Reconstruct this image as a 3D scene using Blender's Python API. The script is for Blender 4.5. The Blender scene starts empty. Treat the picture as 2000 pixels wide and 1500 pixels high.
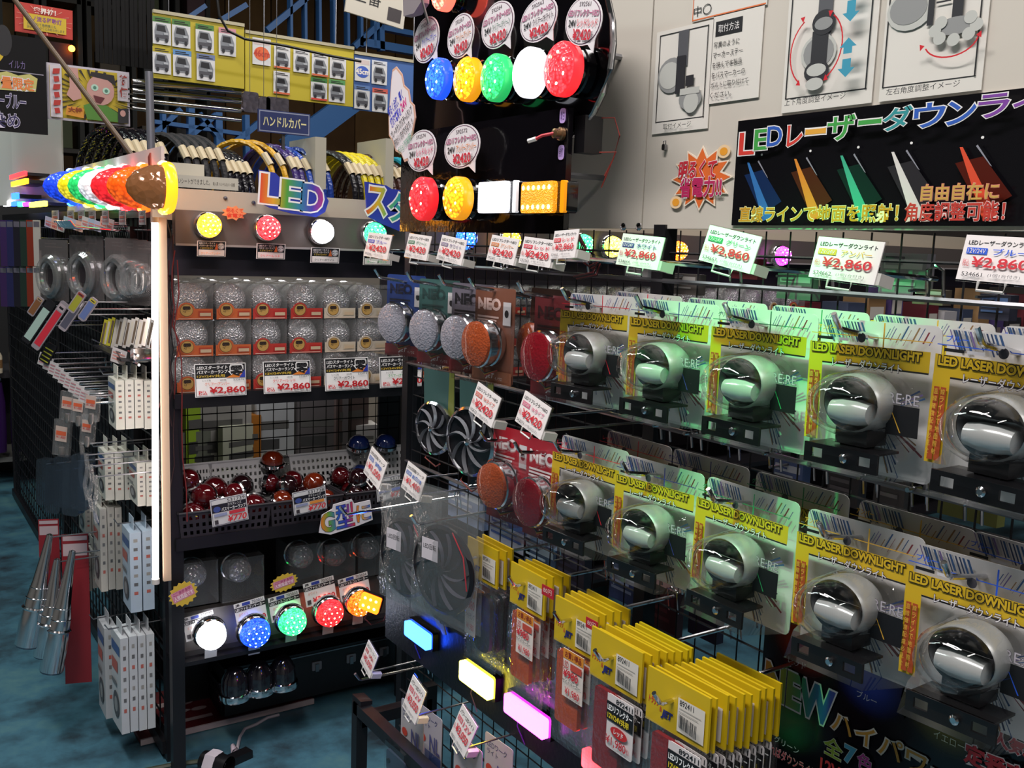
import bpy, math, random
from mathutils import Matrix, Vector
rnd = random.Random(7)
SC = bpy.context.scene
COL = SC.collection
PI = math.pi
# ---------------------------------------------------------------- camera
F_PX, EYE = 1900.0, 1.55
PITCH, ROLL, YAW = math.radians(8.0), math.radians(2.1), math.radians(34.0)
_f = Vector((math.sin(YAW)*math.cos(PITCH), math.cos(YAW)*math.cos(PITCH), -math.sin(PITCH)))
_r0 = Vector((math.cos(YAW), -math.sin(YAW), 0))
_u0 = _r0.cross(_f)
_r = math.cos(ROLL)*_r0 + math.sin(ROLL)*_u0
_u = -math.sin(ROLL)*_r0 + math.cos(ROLL)*_u0
_C = Vector((0, 0, EYE))
cam_d = bpy.data.cameras.new('camera'); cam = bpy.data.objects.new('camera', cam_d); COL.objects.link(cam)
cam_d.sensor_width = 36; cam_d.lens = F_PX/2000*36; cam_d.clip_start = 0.02
cam.matrix_world = Matrix(((_r.x, _u.x, -_f.x, 0), (_r.y, _u.y, -_f.y, 0), (_r.z, _u.z, -_f.z, EYE), (0, 0, 0, 1)))
SC.camera = cam
# survey helpers: where the sight line of a photograph pixel meets a shelf plane of the shop
def _ray(px, py): return _f + (px-1000)/F_PX*_r - (py-750)/F_PX*_u
def on_x(px, py, X): d = _ray(px, py); return _C + d*(X/d.x)
def on_y(px, py, Y): d = _ray(px, py); return _C + d*(Y/d.y)
def on_z(px, py, Z): d = _ray(px, py); return _C + d*((Z-EYE)/d.z)
# ---------------------------------------------------------------- light and exposure
W = bpy.data.worlds.new('shop_ambient'); SC.world = W; W.use_nodes = True
W.node_tree.nodes['Background'].inputs[0].default_value = (0.62, 0.55, 0.78, 1)
W.node_tree.nodes['Background'].inputs[1].default_value = 0.0
SC.view_settings.view_transform = 'Standard'; SC.view_settings.look = 'None'
SC.view_settings.gamma = 1.0; SC.view_settings.exposure = 0.3; SC.view_settings.use_curve_mapping = False
SC.cycles.transparent_max_bounces = 24; SC.cycles.max_bounces = 8; SC.cycles.sample_clamp_indirect = 4.0
def area(name, loc, aim, sx, sy, watts, col):
    d = bpy.data.lights.new(name, 'AREA'); d.shape = 'RECTANGLE'; d.size = sx; d.size_y = sy; d.energy = watts; d.color = col
    o = bpy.data.objects.new(name, d); COL.objects.link(o); o.location = loc
    o.rotation_euler = (Vector(aim)-Vector(loc)).to_track_quat('-Z', 'Y').to_euler(); return o
def spot(name, loc, aim, watts, col, deg, blend=0.6, size=0.02):
    d = bpy.data.lights.new(name, 'SPOT'); d.energy = watts; d.color = col; d.spot_size = math.radians(deg); d.spot_blend = blend; d.shadow_soft_size = size
    o = bpy.data.objects.new(name, d); COL.objects.link(o); o.location = loc
    o.rotation_euler = (Vector(aim)-Vector(loc)).to_track_quat('-Z', 'Y').to_euler(); return o
# shop ceiling tubes over each aisle, all above the picture
WH = (1.0, 0.95, 0.93)
area('ceiling_tube_camera_aisle_offscreen', (-0.5, 0.9, 4.05), (-0.5, 0.9, 0), 0.3, 2.4, 120, WH)
area('ceiling_tube_entrance_offscreen', (0.3, -2.2, 4.05), (0.3, -2.2, 0), 2.4, 0.3, 75, WH)
area('ceiling_tube_side_aisle_offscreen', (-0.9, 4.8, 4.05), (-0.9, 4.8, 0), 0.3, 2.4, 55, (0.86, 1.0, 0.96))
area('ceiling_tube_next_aisle_offscreen', (2.2, 3.75, 4.05), (2.2, 3.75, 0), 2.4, 0.3, 50, (1.0, 0.95, 0.84))
area('ceiling_tube_rack_aisle_offscreen', (3.0, 1.6, 4.05), (3.0, 1.6, 0), 2.4, 0.3, 60, WH)
# lit laser downlight of the display above the picture, throwing its green bar on the packs below
spot('green_downlight_offscreen', (0.42, 0.72, 2.40), (1.08, 0.97, 1.45), 80, (0.03, 1.0, 0.22), 27, 0.8)
# ---------------------------------------------------------------- materials
MATS = {}
def lin(c):
    if isinstance(c, str):
        c = c.lstrip('#'); c = [int(c[i:i+2], 16)/255 for i in (0, 2, 4)]
    return tuple((x/12.92 if x <= 0.04045 else ((x+0.055)/1.055)**2.4) for x in c) + (1,)
def mat(col, rough=0.55, metal=0.0, emit=0.0, ecol=None, spec=0.5, key=None, tint=None, trans=0.0, noise=None, bump=None, coat=0.0):
    k = key or (col, rough, metal, emit, ecol, spec, trans, noise, bump, coat)
    if k in MATS: return MATS[k]
    m = bpy.data.materials.new(('paint_%s' % str(col).lstrip('#')) if not key else str(key)); m.use_nodes = True
    nt = m.node_tree; b = nt.nodes['Principled BSDF']
    b.inputs['Base Color'].default_value = lin(col); b.inputs['Roughness'].default_value = rough; b.inputs['Metallic'].default_value = metal
    b.inputs['Specular IOR Level'].default_value = spec; b.inputs['Transmission Weight'].default_value = trans; b.inputs['Coat Weight'].default_value = coat
    if emit: b.inputs['Emission Color'].default_value = lin(ecol or col); b.inputs['Emission Strength'].default_value = emit
    if noise:      # (second colour, scale, contrast)
        tc = nt.nodes.new('ShaderNodeTexCoord'); n = nt.nodes.new('ShaderNodeTexNoise'); n.inputs['Scale'].default_value = noise[1]; n.inputs['Detail'].default_value = 6
        r = nt.nodes.new('ShaderNodeValToRGB'); r.color_ramp.elements[0].position = 0.5-noise[2]; r.color_ramp.elements[1].position = 0.5+noise[2]
        r.color_ramp.elements[0].color = lin(col); r.color_ramp.elements[1].color = lin(noise[0])
        nt.links.new(tc.outputs['Object'], n.inputs['Vector']); nt.links.new(n.outputs['Fac'], r.inputs['Fac']); nt.links.new(r.outputs['Color'], b.inputs['Base Color'])
    if bump:       # (kind, scale, strength)
        tc = nt.nodes.new('ShaderNodeTexCoord')
        n = nt.nodes.new('ShaderNodeTexVoronoi' if bump[0] == 'v' else 'ShaderNodeTexNoise'); n.inputs['Scale'].default_value = bump[1]
        bp = nt.nodes.new('ShaderNodeBump'); bp.inputs['Strength'].default_value = bump[2]; bp.inputs['Distance'].default_value = 0.004
        nt.links.new(tc.outputs['Object'], n.inputs['Vector']); nt.links.new(n.outputs[0], bp.inputs['Height']); nt.links.new(bp.outputs['Normal'], b.inputs['Normal'])
    MATS[k] = m; return m
def clear_mat(key, col=(1, 1, 1), alpha=0.93, rough=0.04, ior=1.45, bump=None, haze=0.0):
    if key in MATS: return MATS[key]
    m = bpy.data.materials.new(key); m.use_nodes = True; nt = m.node_tree; nt.nodes.clear()
    o = nt.nodes.new('ShaderNodeOutputMaterial'); t = nt.nodes.new('ShaderNodeBsdfTransparent'); g = nt.nodes.new('ShaderNodeBsdfGlossy')
    t.inputs[0].default_value = tuple(x*alpha for x in col)+(1,); g.inputs['Roughness'].default_value = rough
    fr = nt.nodes.new('ShaderNodeLayerWeight'); fr.inputs[0].default_value = 0.5; mx = nt.nodes.new('ShaderNodeMixShader')
    pw = nt.nodes.new('ShaderNodeMath'); pw.operation = 'POWER'; pw.inputs[1].default_value = 3.2; ma = nt.nodes.new('ShaderNodeMath'); ma.operation = 'MULTIPLY_ADD'; ma.inputs[1].default_value = 0.75; ma.inputs[2].default_value = ((ior-1)/(ior+1))**2*1.6
    nt.links.new(fr.outputs['Facing'], pw.inputs[0]); nt.links.new(pw.outputs[0], ma.inputs[0]); nt.links.new(ma.outputs[0], mx.inputs[0]); src = t.outputs[0]
    if haze:
        d = nt.nodes.new('ShaderNodeBsdfDiffuse'); d.inputs[0].default_value = tuple(col)+(1,); m2 = nt.nodes.new('ShaderNodeMixShader'); m2.inputs[0].default_value = haze
        nt.links.new(t.outputs[0], m2.inputs[1]); nt.links.new(d.outputs[0], m2.inputs[2]); src = m2.outputs[0]
    nt.links.new(src, mx.inputs[1]); nt.links.new(g.outputs[0], mx.inputs[2]); nt.links.new(mx.outputs[0], o.inputs[0])
    if bump:
        tc = nt.nodes.new('ShaderNodeTexCoord'); n = nt.nodes.new('ShaderNodeTexNoise'); n.inputs['Scale'].default_value = bump[0]
        bp = nt.nodes.new('ShaderNodeBump'); bp.inputs['Strength'].default_value = bump[1]; bp.inputs['Distance'].default_value = 0.01
        nt.links.new(tc.outputs['Object'], n.inputs['Vector']); nt.links.new(n.outputs[0], bp.inputs['Height']); nt.links.new(bp.outputs['Normal'], g.inputs['Normal']); nt.links.new(bp.outputs['Normal'], fr.inputs['Normal'])
    MATS[key] = m; return m
def rainbow_mat(key, stops, axis=0, lo=0.0, hi=1.0):
    """printed colour run along one object axis"""
    if key in MATS: return MATS[key]
    m = bpy.data.materials.new(key); m.use_nodes = True; nt = m.node_tree; b = nt.nodes['Principled BSDF']; b.inputs['Roughness'].default_value = 0.45
    tc = nt.nodes.new('ShaderNodeTexCoord'); sx = nt.nodes.new('ShaderNodeSeparateXYZ'); mr = nt.nodes.new('ShaderNodeMapRange')
    mr.inputs['From Min'].default_value = lo; mr.inputs['From Max'].default_value = hi; r = nt.nodes.new('ShaderNodeValToRGB')
    for i, c in enumerate(stops):
        p = i/(len(stops)-1)
        e = r.color_ramp.elements[i] if i < 2 else r.color_ramp.elements.new(p)
        e.position = p; e.color = lin(c)
    r.color_ramp.elements[0].position = 0
    els = sorted(zip([i/(len(stops)-1) for i in range(len(stops))], stops))
    for e, (p, c) in zip(r.color_ramp.elements, els): e.position = p; e.color = lin(c)
    nt.links.new(tc.outputs['Object'], sx.inputs[0]); nt.links.new(sx.outputs[axis], mr.inputs[0]); nt.links.new(mr.outputs[0], r.inputs[0]); nt.links.new(r.outputs[0], b.inputs['Base Color'])
    MATS[key] = m; return m
CHROME = mat('#d8d8dc', 0.12, 1.0, key='chrome'); STEEL = mat('#8c8c90', 0.32, 1.0, key='steel_wire'); BLACK = mat('#0e0d10', 0.35, key='black_plastic')
BLKM = mat('#131217', 0.45, 0.2, key='black_metal'); WHITE = mat('#e9e6e4', 0.5, key='white_paper'); CREAM = mat('#d9d0bd', 0.55, key='cream_paint')
SILV = mat('#b4b6b4', 0.38, 0.6, key='silver_paint'); GLOSSB = mat('#0a090c', 0.10, key='gloss_black', coat=0.6)
PLAST = clear_mat('clear_plastic', alpha=0.95, ior=1.38); BAG = clear_mat('clear_bag', alpha=0.95, rough=0.08, ior=1.4, bump=(55, 0.5), haze=0.02); MILK = clear_mat('milky_bag', alpha=0.9, rough=0.16, ior=1.45, bump=(50, 0.5), haze=0.06)
BOXP = clear_mat('clear_box_film', col=(0.98, 0.98, 0.98), alpha=0.94, rough=0.05, ior=1.42, haze=0.05)
# ---------------------------------------------------------------- mesh builder
FCACHE = {}
def glyphs(s, bold=0.0, italic=0.0):
    k = (s, bold, italic)
    if k in FCACHE: return FCACHE[k]
    c = bpy.data.curves.new('lettering', 'FONT'); c.body = s; c.size = 1; c.resolution_u = 3; c.offset = bold; c.shear = italic; c.fill_mode = 'FRONT'
    o = bpy.data.objects.new('lettering', c); me = bpy.data.meshes.new_from_object(o)
    vs = [(v.co.x, v.co.y) for v in me.vertices]; fs = [tuple(p.vertices) for p in me.polygons]
    bpy.data.meshes.remove(me); bpy.data.objects.remove(o); bpy.data.curves.remove(c)
    if not vs: vs = [(0, 0), (1, 0), (1, 1)]; fs = [(0, 1, 2)]
    x0 = min(v[0] for v in vs); x1 = max(v[0] for v in vs); y0 = min(v[1] for v in vs); y1 = max(v[1] for v in vs)
    FCACHE[k] = (vs, fs, x0, x1, y0, y1); return FCACHE[k]
class MB:
    def __init__(s): s.v = []; s.f = []; s.mi = []; s.ms = []
    def slot(s, m):
        if m not in s.ms: s.ms.append(m)
        return s.ms.index(m)
    def add(s, vs, fs, m, M=None):
        o = len(s.v); s.v += [tuple(M @ Vector(v)) if M else tuple(v) for v in vs]
        k = s.slot(m); s.f += [tuple(i+o for i in f) for f in fs]; s.mi += [k]*len(fs); return s
    def box(s, c, d, m, M=None):
        x, y, z = c; a, b, e = d[0]/2, d[1]/2, d[2]/2
        vs = [(x+i*a, y+j*b, z+k*e) for i in (-1, 1) for j in (-1, 1) for k in (-1, 1)]
        return s.add(vs, [(0, 1, 3, 2), (4, 6, 7, 5), (0, 4, 5, 1), (2, 3, 7, 6), (0, 2, 6, 4), (1, 5, 7, 3)], m, M)
    def rbox(s, c, d, r, m, M=None, n=3):      # box with rounded x-z outline
        x, y, z = c; w, h = d[0]/2, d[2]/2; r = min(r, w*.98, h*.98); pts = []
        for cx, cz, a0 in ((w-r, h-r, 0), (-w+r, h-r, 90), (-w+r, -h+r, 180), (w-r, -h+r, 270)):
            for i in range(n+1): a = math.radians(a0+90*i/n); pts.append((x+cx+r*math.cos(a), z+cz+r*math.sin(a)))
        return s.prism(pts, y-d[1]/2, y+d[1]/2, m, M)
    def prism(s, pts, y0, y1, m, M=None):
        n = len(pts); vs = [(p[0], y0, p[1]) for p in pts] + [(p[0], y1, p[1]) for p in pts]
        fs = [tuple(range(n)), tuple(range(2*n-1, n-1, -1))] + [(i, i+n, (i+1) % n+n, (i+1) % n) for i in range(n)]
        return s.add(vs, fs, m, M)
    def flat(s, pts, y, m, M=None): return s.add([(p[0], y, p[1]) for p in pts], [tuple(range(len(pts)))], m, M)
    def rect(s, x0, z0, x1, z1, y, m, M=None): return s.flat([(x0, z0), (x1, z0), (x1, z1), (x0, z1)], y, m, M)
    def disc(s, cx, cz, rx, rz, y, m, M=None, n=18): return s.flat([(cx+rx*math.cos(2*PI*i/n), cz+rz*math.sin(2*PI*i/n)) for i in range(n)], y, m, M)
    def lathe(s, prof, m, n=24, M=None, sx=1, sz=1, c=(0, 0, 0)):  # profile (radius, distance towards the viewer), axis -y
        vs = []; fs = []
        for r, h in prof:
            for i in range(n): a = 2*PI*i/n; vs.append((c[0]+sx*r*math.cos(a), c[1]-h, c[2]+sz*r*math.sin(a)))
        for j in range(len(prof)-1):
            for i in range(n): fs.append((j*n+i, j*n+(i+1) % n, (j+1)*n+(i+1) % n, (j+1)*n+i))
        if prof[-1][0] < 1e-5: pass
        return s.add(vs, fs, m, M)
    def tube(s, pts, r, m, n=6, M=None):
        P = [Vector(p) for p in pts]; vs = []; fs = []
        for i, p in enumerate(P):
            t = (P[min(i+1, len(P)-1)]-P[max(i-1, 0)]).normalized(); a = Vector((0, 0, 1)) if abs(t.z) < 0.9 else Vector((1, 0, 0))
            u = t.cross(a).normalized(); w = t.cross(u)
            for k in range(n): q = 2*PI*k/n; vs.append(tuple(p+r*(math.cos(q)*u+math.sin(q)*w)))
        for i in range(len(P)-1):
            for k in range(n): fs.append((i*n+k, i*n+(k+1) % n, (i+1)*n+(k+1) % n, (i+1)*n+k))
        fs += [tuple(range(n)), tuple(range(len(P)*n-1, (len(P)-1)*n-1, -1))]
        return s.add(vs, fs, m, M)
    def text(s, t, x0, z0, x1, z1, y, m, bold=0.0, italic=0.0, out=None, ow=0.06, M=None, keep=False):
        if out is not None: s._txt(t, x0, z0, x1, z1, y, out, bold+ow, italic, M, keep, bold); y -= 0.0003
        return s._txt(t, x0, z0, x1, z1, y, m, bold, italic, M, keep, bold)
    def _txt(s, t, x0, z0, x1, z1, y, m, bold, italic, M, keep, fitb):
        vs, fs, _, _, _, _ = glyphs(t, bold, italic); _, _, a, b, c, d = glyphs(t, fitb, italic)
        kx = (x1-x0)/max(b-a, 1e-6); kz = (z1-z0)/max(d-c, 1e-6)
        if keep: kx = kz = min(kx, kz)
        return s.add([(x0+(p[0]-a)*kx, y, z0+(p[1]-c)*kz) for p in vs], fs, m, M)
    def mesh(s, name, smooth=True):
        me = bpy.data.meshes.new(name); me.from_pydata(s.v, [], s.f); [me.materials.append(x) for x in s.ms]
        me.polygons.foreach_set('material_index', s.mi)
        if smooth: me.polygons.foreach_set('use_smooth', [True]*len(s.f)); me.set_sharp_from_angle(angle=math.radians(38))
        me.update(); return me
    def obj(s, name, parent=None, M=None, smooth=True): return put(name, s.mesh(name, smooth), parent, M)
def put(name, me, parent=None, M=None):
    o = bpy.data.objects.new(name, me); COL.objects.link(o)
    if parent: o.parent = parent
    if M is not None: o.matrix_local = M
    return o
def tag(o, label=None, cat=None, group=None, kind=None):
    if label: o['label'] = label
    if cat: o['category'] = cat
    if group: o['group'] = group
    if kind: o['kind'] = kind
    return o
def thing(name, label, cat, M, group=None): return tag(put(name, None, None, M), label, cat, group)
def dup(root, M, label=None, group=None):
    def cp(o, par):
        c = o.copy(); COL.objects.link(c); c.parent = par
        for ch in o.children: cp(ch, c)
        return c
    c = cp(root, None); c.matrix_world = M
    if label: c['label'] = label
    if group: c['group'] = group
    return c
def Mx(loc, rz=0.0, rx=0.0, ry=0.0): return Matrix.Translation(Vector(loc)) @ Matrix.Rotation(rz, 4, 'Z') @ Matrix.Rotation(rx, 4, 'X') @ Matrix.Rotation(ry, 4, 'Y')
SIDE = -PI/2           # turn that makes a thing face the aisle (towards -X); without it things face -Y
def side(loc, rx=0.0, ry=0.0, rz=0.0): return Mx(loc, SIDE+rz, rx, ry)
# a printed sheet: elements are laid out in unit coordinates of the sheet
def sheet_print(els, w, h, y0):
    b = MB(); y = y0
    for e in els:
        y -= 0.0004; k = e[0]
        X = lambda u: (u-0.5)*w
        Z = lambda v: (v-0.5)*h
        if k == 'r': b.rect(X(e[1]), Z(e[2]), X(e[3]), Z(e[4]), y, e[5])
        elif k == 't':
            o = e[7] if len(e) > 7 else {}
            b.text(e[1], X(e[2]), Z(e[3]), X(e[4]), Z(e[5]), y, e[6], **o)
            if o.get('out') is not None: y -= 0.0003
        elif k == 'c': b.disc(X(e[1]), Z(e[2]), e[3]*w, e[4]*h, y, e[5])
        elif k == 'p': b.flat([(X(p[0]), Z(p[1])) for p in e[1]], y, e[2])
    return b
PCACHE = {}
def card(name, label, cat, w, h, els, M, group=None, base=None, thick=0.0012, key=None, radius=0.0, outline=None, printname='print'):
    k = key or id(els)
    if k not in PCACHE:
        b = MB()
        if outline: b.prism([((p[0]-0.5)*w, (p[1]-0.5)*h) for p in outline], -thick/2, thick/2, base or WHITE)
        elif radius: b.rbox((0, 0, 0), (w, thick, h), radius, base or WHITE)
        else: b.box((0, 0, 0), (w, thick, h), base or WHITE)
        PCACHE[k] = (b.mesh(name, False), sheet_print(els, w, h, -thick/2).mesh(printname, False) if els else None, els)
    a, p, _ = PCACHE[k]
    o = tag(put(name, a, None, M), label, cat, group)
    if p: put(printname, p, o)
    return o
def C(x, rough=0.5): return mat(x, rough)
def circ(n=28, cx=.5, cy=.5, rx=.5, ry=.5): return [(cx+rx*math.cos(2*PI*i/n), cy+ry*math.sin(2*PI*i/n)) for i in range(n)]
def proj(p):
    d = Vector(p)-_C; z = d.dot(_f); return Vector((1000+F_PX*d.dot(_r)/z, 750-F_PX*d.dot(_u)/z))
def span(p, axis, px):      # metres along axis at p that cover px photograph pixels
    p = Vector(p); return px/max((proj(p+Vector(axis)*0.01)-proj(p)).length/0.01, 1e-6)
def fit_card(name, label, cat, c, wpx, hpx, els, rz=SIDE, rx=0.0, ry=0.0, **kw):
    R = Mx((0, 0, 0), rz, rx, ry); ax = R @ Vector((1, 0, 0)); az = R @ Vector((0, 0, 1))
    w, h = span(c, ax, wpx), span(c, az, hpx)
    return card(name, label, cat, w, h, els, Matrix.Translation(c) @ R, **kw), w, h
def peg(o, L, at=(0, 0, 0), r=.0022):       # thin chrome rod from the thing straight back into its rack
    R = o.matrix_basis.to_3x3().inverted(); v = R @ Vector((L, 0, 0)); a = Vector(at)
    MB().tube([tuple(a), tuple(a+v)], r, STEEL, 6).obj('peg', o)
def barcode(x0, y0, x1, y1, m, n=14, seed=1):
    r = random.Random(seed); out = []; x = x0; st = (x1-x0)/n
    for i in range(n): out.append(('r', x, y0, x+st*r.uniform(.25, .7), y1, m)); x += st
    return out
# ---------------------------------------------------------------- setting
def structure(b, name, **k): return tag(b.obj(name, None, None, False), kind='structure', **k)
fm = mat('#2c4a5c', 0.32, key='painted_floor')
nt = fm.node_tree; bs = nt.nodes['Principled BSDF']; tc = nt.nodes.new('ShaderNodeTexCoord'); n1 = nt.nodes.new('ShaderNodeTexNoise'); n1.inputs['Scale'].default_value = 3.2; n1.inputs['Detail'].default_value = 9; n1.inputs['Roughness'].default_value = .65
rp = nt.nodes.new('ShaderNodeValToRGB'); e = rp.color_ramp.elements; e[0].position = .33; e[0].color = lin('#262f36'); e[1].position = .52; e[1].color = lin('#41697a'); q = e.new(.66); q.color = lin('#567c80'); q = e.new(.74); q.color = lin('#6b5f52')
nt.links.new(tc.outputs['Object'], n1.inputs['Vector']); nt.links.new(n1.outputs['Fac'], rp.inputs['Fac']); nt.links.new(rp.outputs['Color'], bs.inputs['Base Color'])
structure(MB().box((1.5, 4, -0.02), (14, 16, 0.04), fm), 'floor', label='worn blue painted concrete floor with brown scuffs')
ROOMH = 4.2
b = MB()
plank = mat('#6f4f2c', 0.7, key='plywood', noise=('#4e351c', 6, .3))
b.box((1.5, 9.0, ROOMH/2), (14, .1, ROOMH), mat('#1b1512', .8)); structure(b, 'wall_back', label='dark rear wall of the shop')
wb = bpy.data.objects['wall_back']
pm = {}
for i in range(22):
    key = i % 3; w = 0.42
    if key not in pm: pm[key] = MB().box((0, 0, 0), (w-.012, .03, 3.6), mat(['#7d5a33', '#6b4a28', '#8a6539'][key], .7, noise=(['#5e4224', '#523619', '#6d4e2b'][key], 5, .3))).mesh('plank', False)
    put('plank', pm[key], wb, Mx((-1.6+i*w, 8.93, 2.3)))
structure(MB().box((-5.4, 4, ROOMH/2), (.1, 16, ROOMH), mat('#8a8680', .7)), 'wall_left', label='grey side wall across the aisle')
structure(MB().box((1.5, -3.9, ROOMH/2), (14, .1, ROOMH), mat('#8a8680', .7)), 'wall_front', label='grey shop wall behind the aisle')
structure(MB().box((6.2, 4, ROOMH/2), (.1, 16, ROOMH), mat('#241d1a', .7)), 'wall_right', label='dark side wall beyond the grid rack')
structure(MB().box((1.5, 4, ROOMH), (14, 16, .05), mat('#6a6660', .8)), 'ceiling', label='dark ceiling above the shop')
# ---------------------------------------------------------------- grid rack facing the aisle
MESHX = 1.22
rk = thing('grid_rack', 'long black wire grid rack with white header panels, hung with lamp packs', 'display rack', Mx((MESHX, 1.3, 0)))
def wire_mesh(y0, y1, z0, z1, step, r, m=BLKM, rows=None):
    b = MB(); n = int(round((y1-y0)/step))
    for i in range(n+1): y = y0+(y1-y0)*i/n; b.tube([(0, y, z0), (0, y, z1)], r*.8, m, 4)
    z = z0; 
    while z <= z1+1e-4: b.tube([(0, y0, z), (0, y1, z)], r, m, 4); z += step
    return b
wire_mesh(-1.0, .98, .25, 1.59, .05, .0022).obj('wire_grid', rk)['kind'] = 'stuff'
for dy in (1.0, .03, -1.0): MB().box((0, dy, 0.8), (.03, .03, 1.6), BLKM).obj('post', rk, None, False)
for z in (1.235, 1.50, .97): MB().tube([(-.012, -1.0, z), (-.012, .99, z)], .0045, STEEL, 6).obj('rail', rk)
# header panels
hp = mat('#c8c1b6', .38, key='header_white')
for (ya, yb) in ((2.285, 1.386), (1.382, .25)):
    MB().box((0, 0, 0), (.02, ya-yb, 1.05), hp).obj('header_panel', rk, Matrix.Translation((.0, (ya+yb)/2-1.3, 2.118)), False)
for px in (1218, 1248):
    p = on_x(px, 443, MESHX-.012); MB().lathe([(.0075, 0), (.0075, .002), (.004, .004), (0, .0045)], CHROME, 14).obj('screw', rk, rk.matrix_basis.inverted() @ side(p))
# --- sheets on the header panel
HX = MESHX-.0125
RED, BLK, NAVY = C('#c8202c'), C('#17161a'), C('#1d2c6e')
GREYP = [C('#55565a'), C('#8c8d8c'), C('#b9bab4'), C('#2c2c30')]
def hsheet(name, label, cat, x0, y0, x1, y1, els, X=HX, **kw):
    c = on_x((x0+x1)/2, (y0+y1)/2, X); a = on_x(x0, (y0+y1)/2, X); d = on_x(x1, (y0+y1)/2, X); t = on_x((x0+x1)/2, y0, X); u = on_x((x0+x1)/2, y1, X)
    return card(name, label, cat, a.y-d.y, t.z-u.z, els, side((X, (a.y+d.y)/2, (t.z+u.z)/2)), **kw)
PAPER = mat('#dad6ce', .25, key='laminated_paper')
frame = lambda a, bb, c, d, m, t=.008: [('r', a, bb, c, bb+t, m), ('r', a, d-t, c, d, m), ('r', a, bb, a+t*1.6, d, m), ('r', c-t*1.6, bb, c, d, m)]
G = GREYP
hsheet('instruction_sheet', 'laminated sheet showing a marker lamp clamped on a bracket, captioned in Japanese', 'poster', 1279, 52, 1388, 256,
  frame(.07, .11, .93, .96, BLK) + [('r', .42, .62, .60, .96, G[0]), ('c', .33, .55, .25, .17, G[1]), ('c', .30, .55, .19, .13, G[2]), ('r', .42, .36, .58, .72, G[3]), ('r', .60, .42, .74, .52, G[3]), ('c', .70, .30, .20, .11, G[1]), ('c', .72, .26, .13, .10, G[2]), ('r', .52, .34, .86, .40, G[2]), ('t', '取付イメージ', .25, .03, .75, .085, BLK)], base=PAPER)
hsheet('instruction_sheet', 'laminated sheet of Japanese fitting instructions under a black heading', 'poster', 1390, 22, 1487, 196,
  [('r', .06, .76, .60, .93, BLK), ('t', '取付方法', .12, .80, .54, .89, WHITE)] + [('t', s, .05, .63-.115*i, .05+.078*len(s)+.05, .70-.115*i, BLK) for i, s in enumerate(('写真のように', 'マーカーステー', 'を挟んで本製品', 'をバスマーカーの', 'ボルトに取り付けて', 'ください。'))], base=PAPER)
ARW = [C('#7fb4c4'), C('#3c93ad')]
def arrow(x, y0, y1, w): 
    m = (y0+y1)/2; s = .07 if y1 > y0 else -.07
    return [('p', [(x-w/2, y0), (x+w/2, y0), (x+w/2, y1-s), (x+w, y1-s), (x, y1), (x-w, y1-s), (x-w/2, y1-s)], ARW[1])]
def arc(cx, cy, rx, ry, a0, a1, m, t=.012, n=14):
    P = [(cx+rx*math.cos(math.radians(a0+(a1-a0)*i/n)), cy+ry*math.sin(math.radians(a0+(a1-a0)*i/n))) for i in range(n+1)]
    Q = [(cx+(rx-t*1.2)*math.cos(math.radians(a0+(a1-a0)*i/n)), cy+(ry-t)*math.sin(math.radians(a0+(a1-a0)*i/n))) for i in range(n+1)]
    e = [('p', [P[i], P[i+1], Q[i+1], Q[i]], m) for i in range(n)]
    for (a, bb) in ((P[0], P[1]), (P[-1], P[-2])):
        dx, dy = a[0]-bb[0], a[1]-bb[1]; L = math.hypot(dx, dy); dx /= L; dy /= L
        e.append(('p', [(a[0]+dx*.045, a[1]+dy*.045), (a[0]-dy*.028, a[1]+dx*.028), (a[0]+dy*.028, a[1]-dx*.028)], m))
    return e
hsheet('instruction_sheet', 'laminated sheet with lamp, red curved arrows and blue up-down arrows', 'poster', 1536, -38, 1712, 210,
  frame(.04, .11, .94, .98, BLK) + [('r', .36, .55, .52, .98, G[0]), ('c', .40, .45, .20, .15, G[2]), ('c', .40, .45, .17, .125, G[1]), ('r', .32, .36, .50, .62, G[3]), ('c', .44, .68, .13, .10, G[3]), ('c', .44, .67, .10, .05, G[1]), ('c', .40, .30, .14, .09, G[3]), ('c', .40, .31, .11, .05, G[2]), ('c', .39, .20, .10, .05, G[2])]
  + arc(.40, .47, .30, .30, 125, 235, RED) + arc(.46, .47, .26, .28, 60, -60, RED) + arrow(.80, .82, .93, .09) + arrow(.80, .78, .62, .09) + arrow(.80, .38, .50, .09) + arrow(.80, .34, .20, .09) + [('t', '上下角度調整イメージ', .14, .035, .82, .09, BLK)], base=PAPER)
hsheet('instruction_sheet', 'laminated sheet of a lens and ring of turned lamps with a red arrow', 'poster', 1728, -60, 1928, 186,
  frame(.03, .11, .94, .98, BLK) + [('c', .26, .72, .24, .17, G[2]), ('c', .24, .73, .19, .13, G[1]), ('r', .44, .56, .50, .88, G[3]), ('r', .50, .80, .62, .82, G[3]), ('r', .52, .72, .66, .735, G[3]), ('r', .68, .52, .78, .76, G[3]), ('c', .73, .52, .20, .07, G[1])]
  + [('c', .73+.19*math.cos(a), .50+.09*math.sin(a), .06, .05, G[2]) for a in (0, .8, 2.4, 3.1, 3.9, 4.7, 5.5)] + arc(.72, .42, .27, .15, 200, 350, RED) + [('t', '左右角度調整イメージ', .14, .03, .86, .085, BLK)], base=PAPER)
hsheet('notice_sheet', 'laminated white sheet with orange border taped above the fitting instructions', 'poster', 1355, -60, 1500, 26, [('r', .01, .02, .99, .05, C('#d8703a')), ('r', .01, .02, .02, .98, C('#d8703a')), ('t', '中〇', .03, .1, .28, .35, BLK)], base=PAPER)
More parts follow.
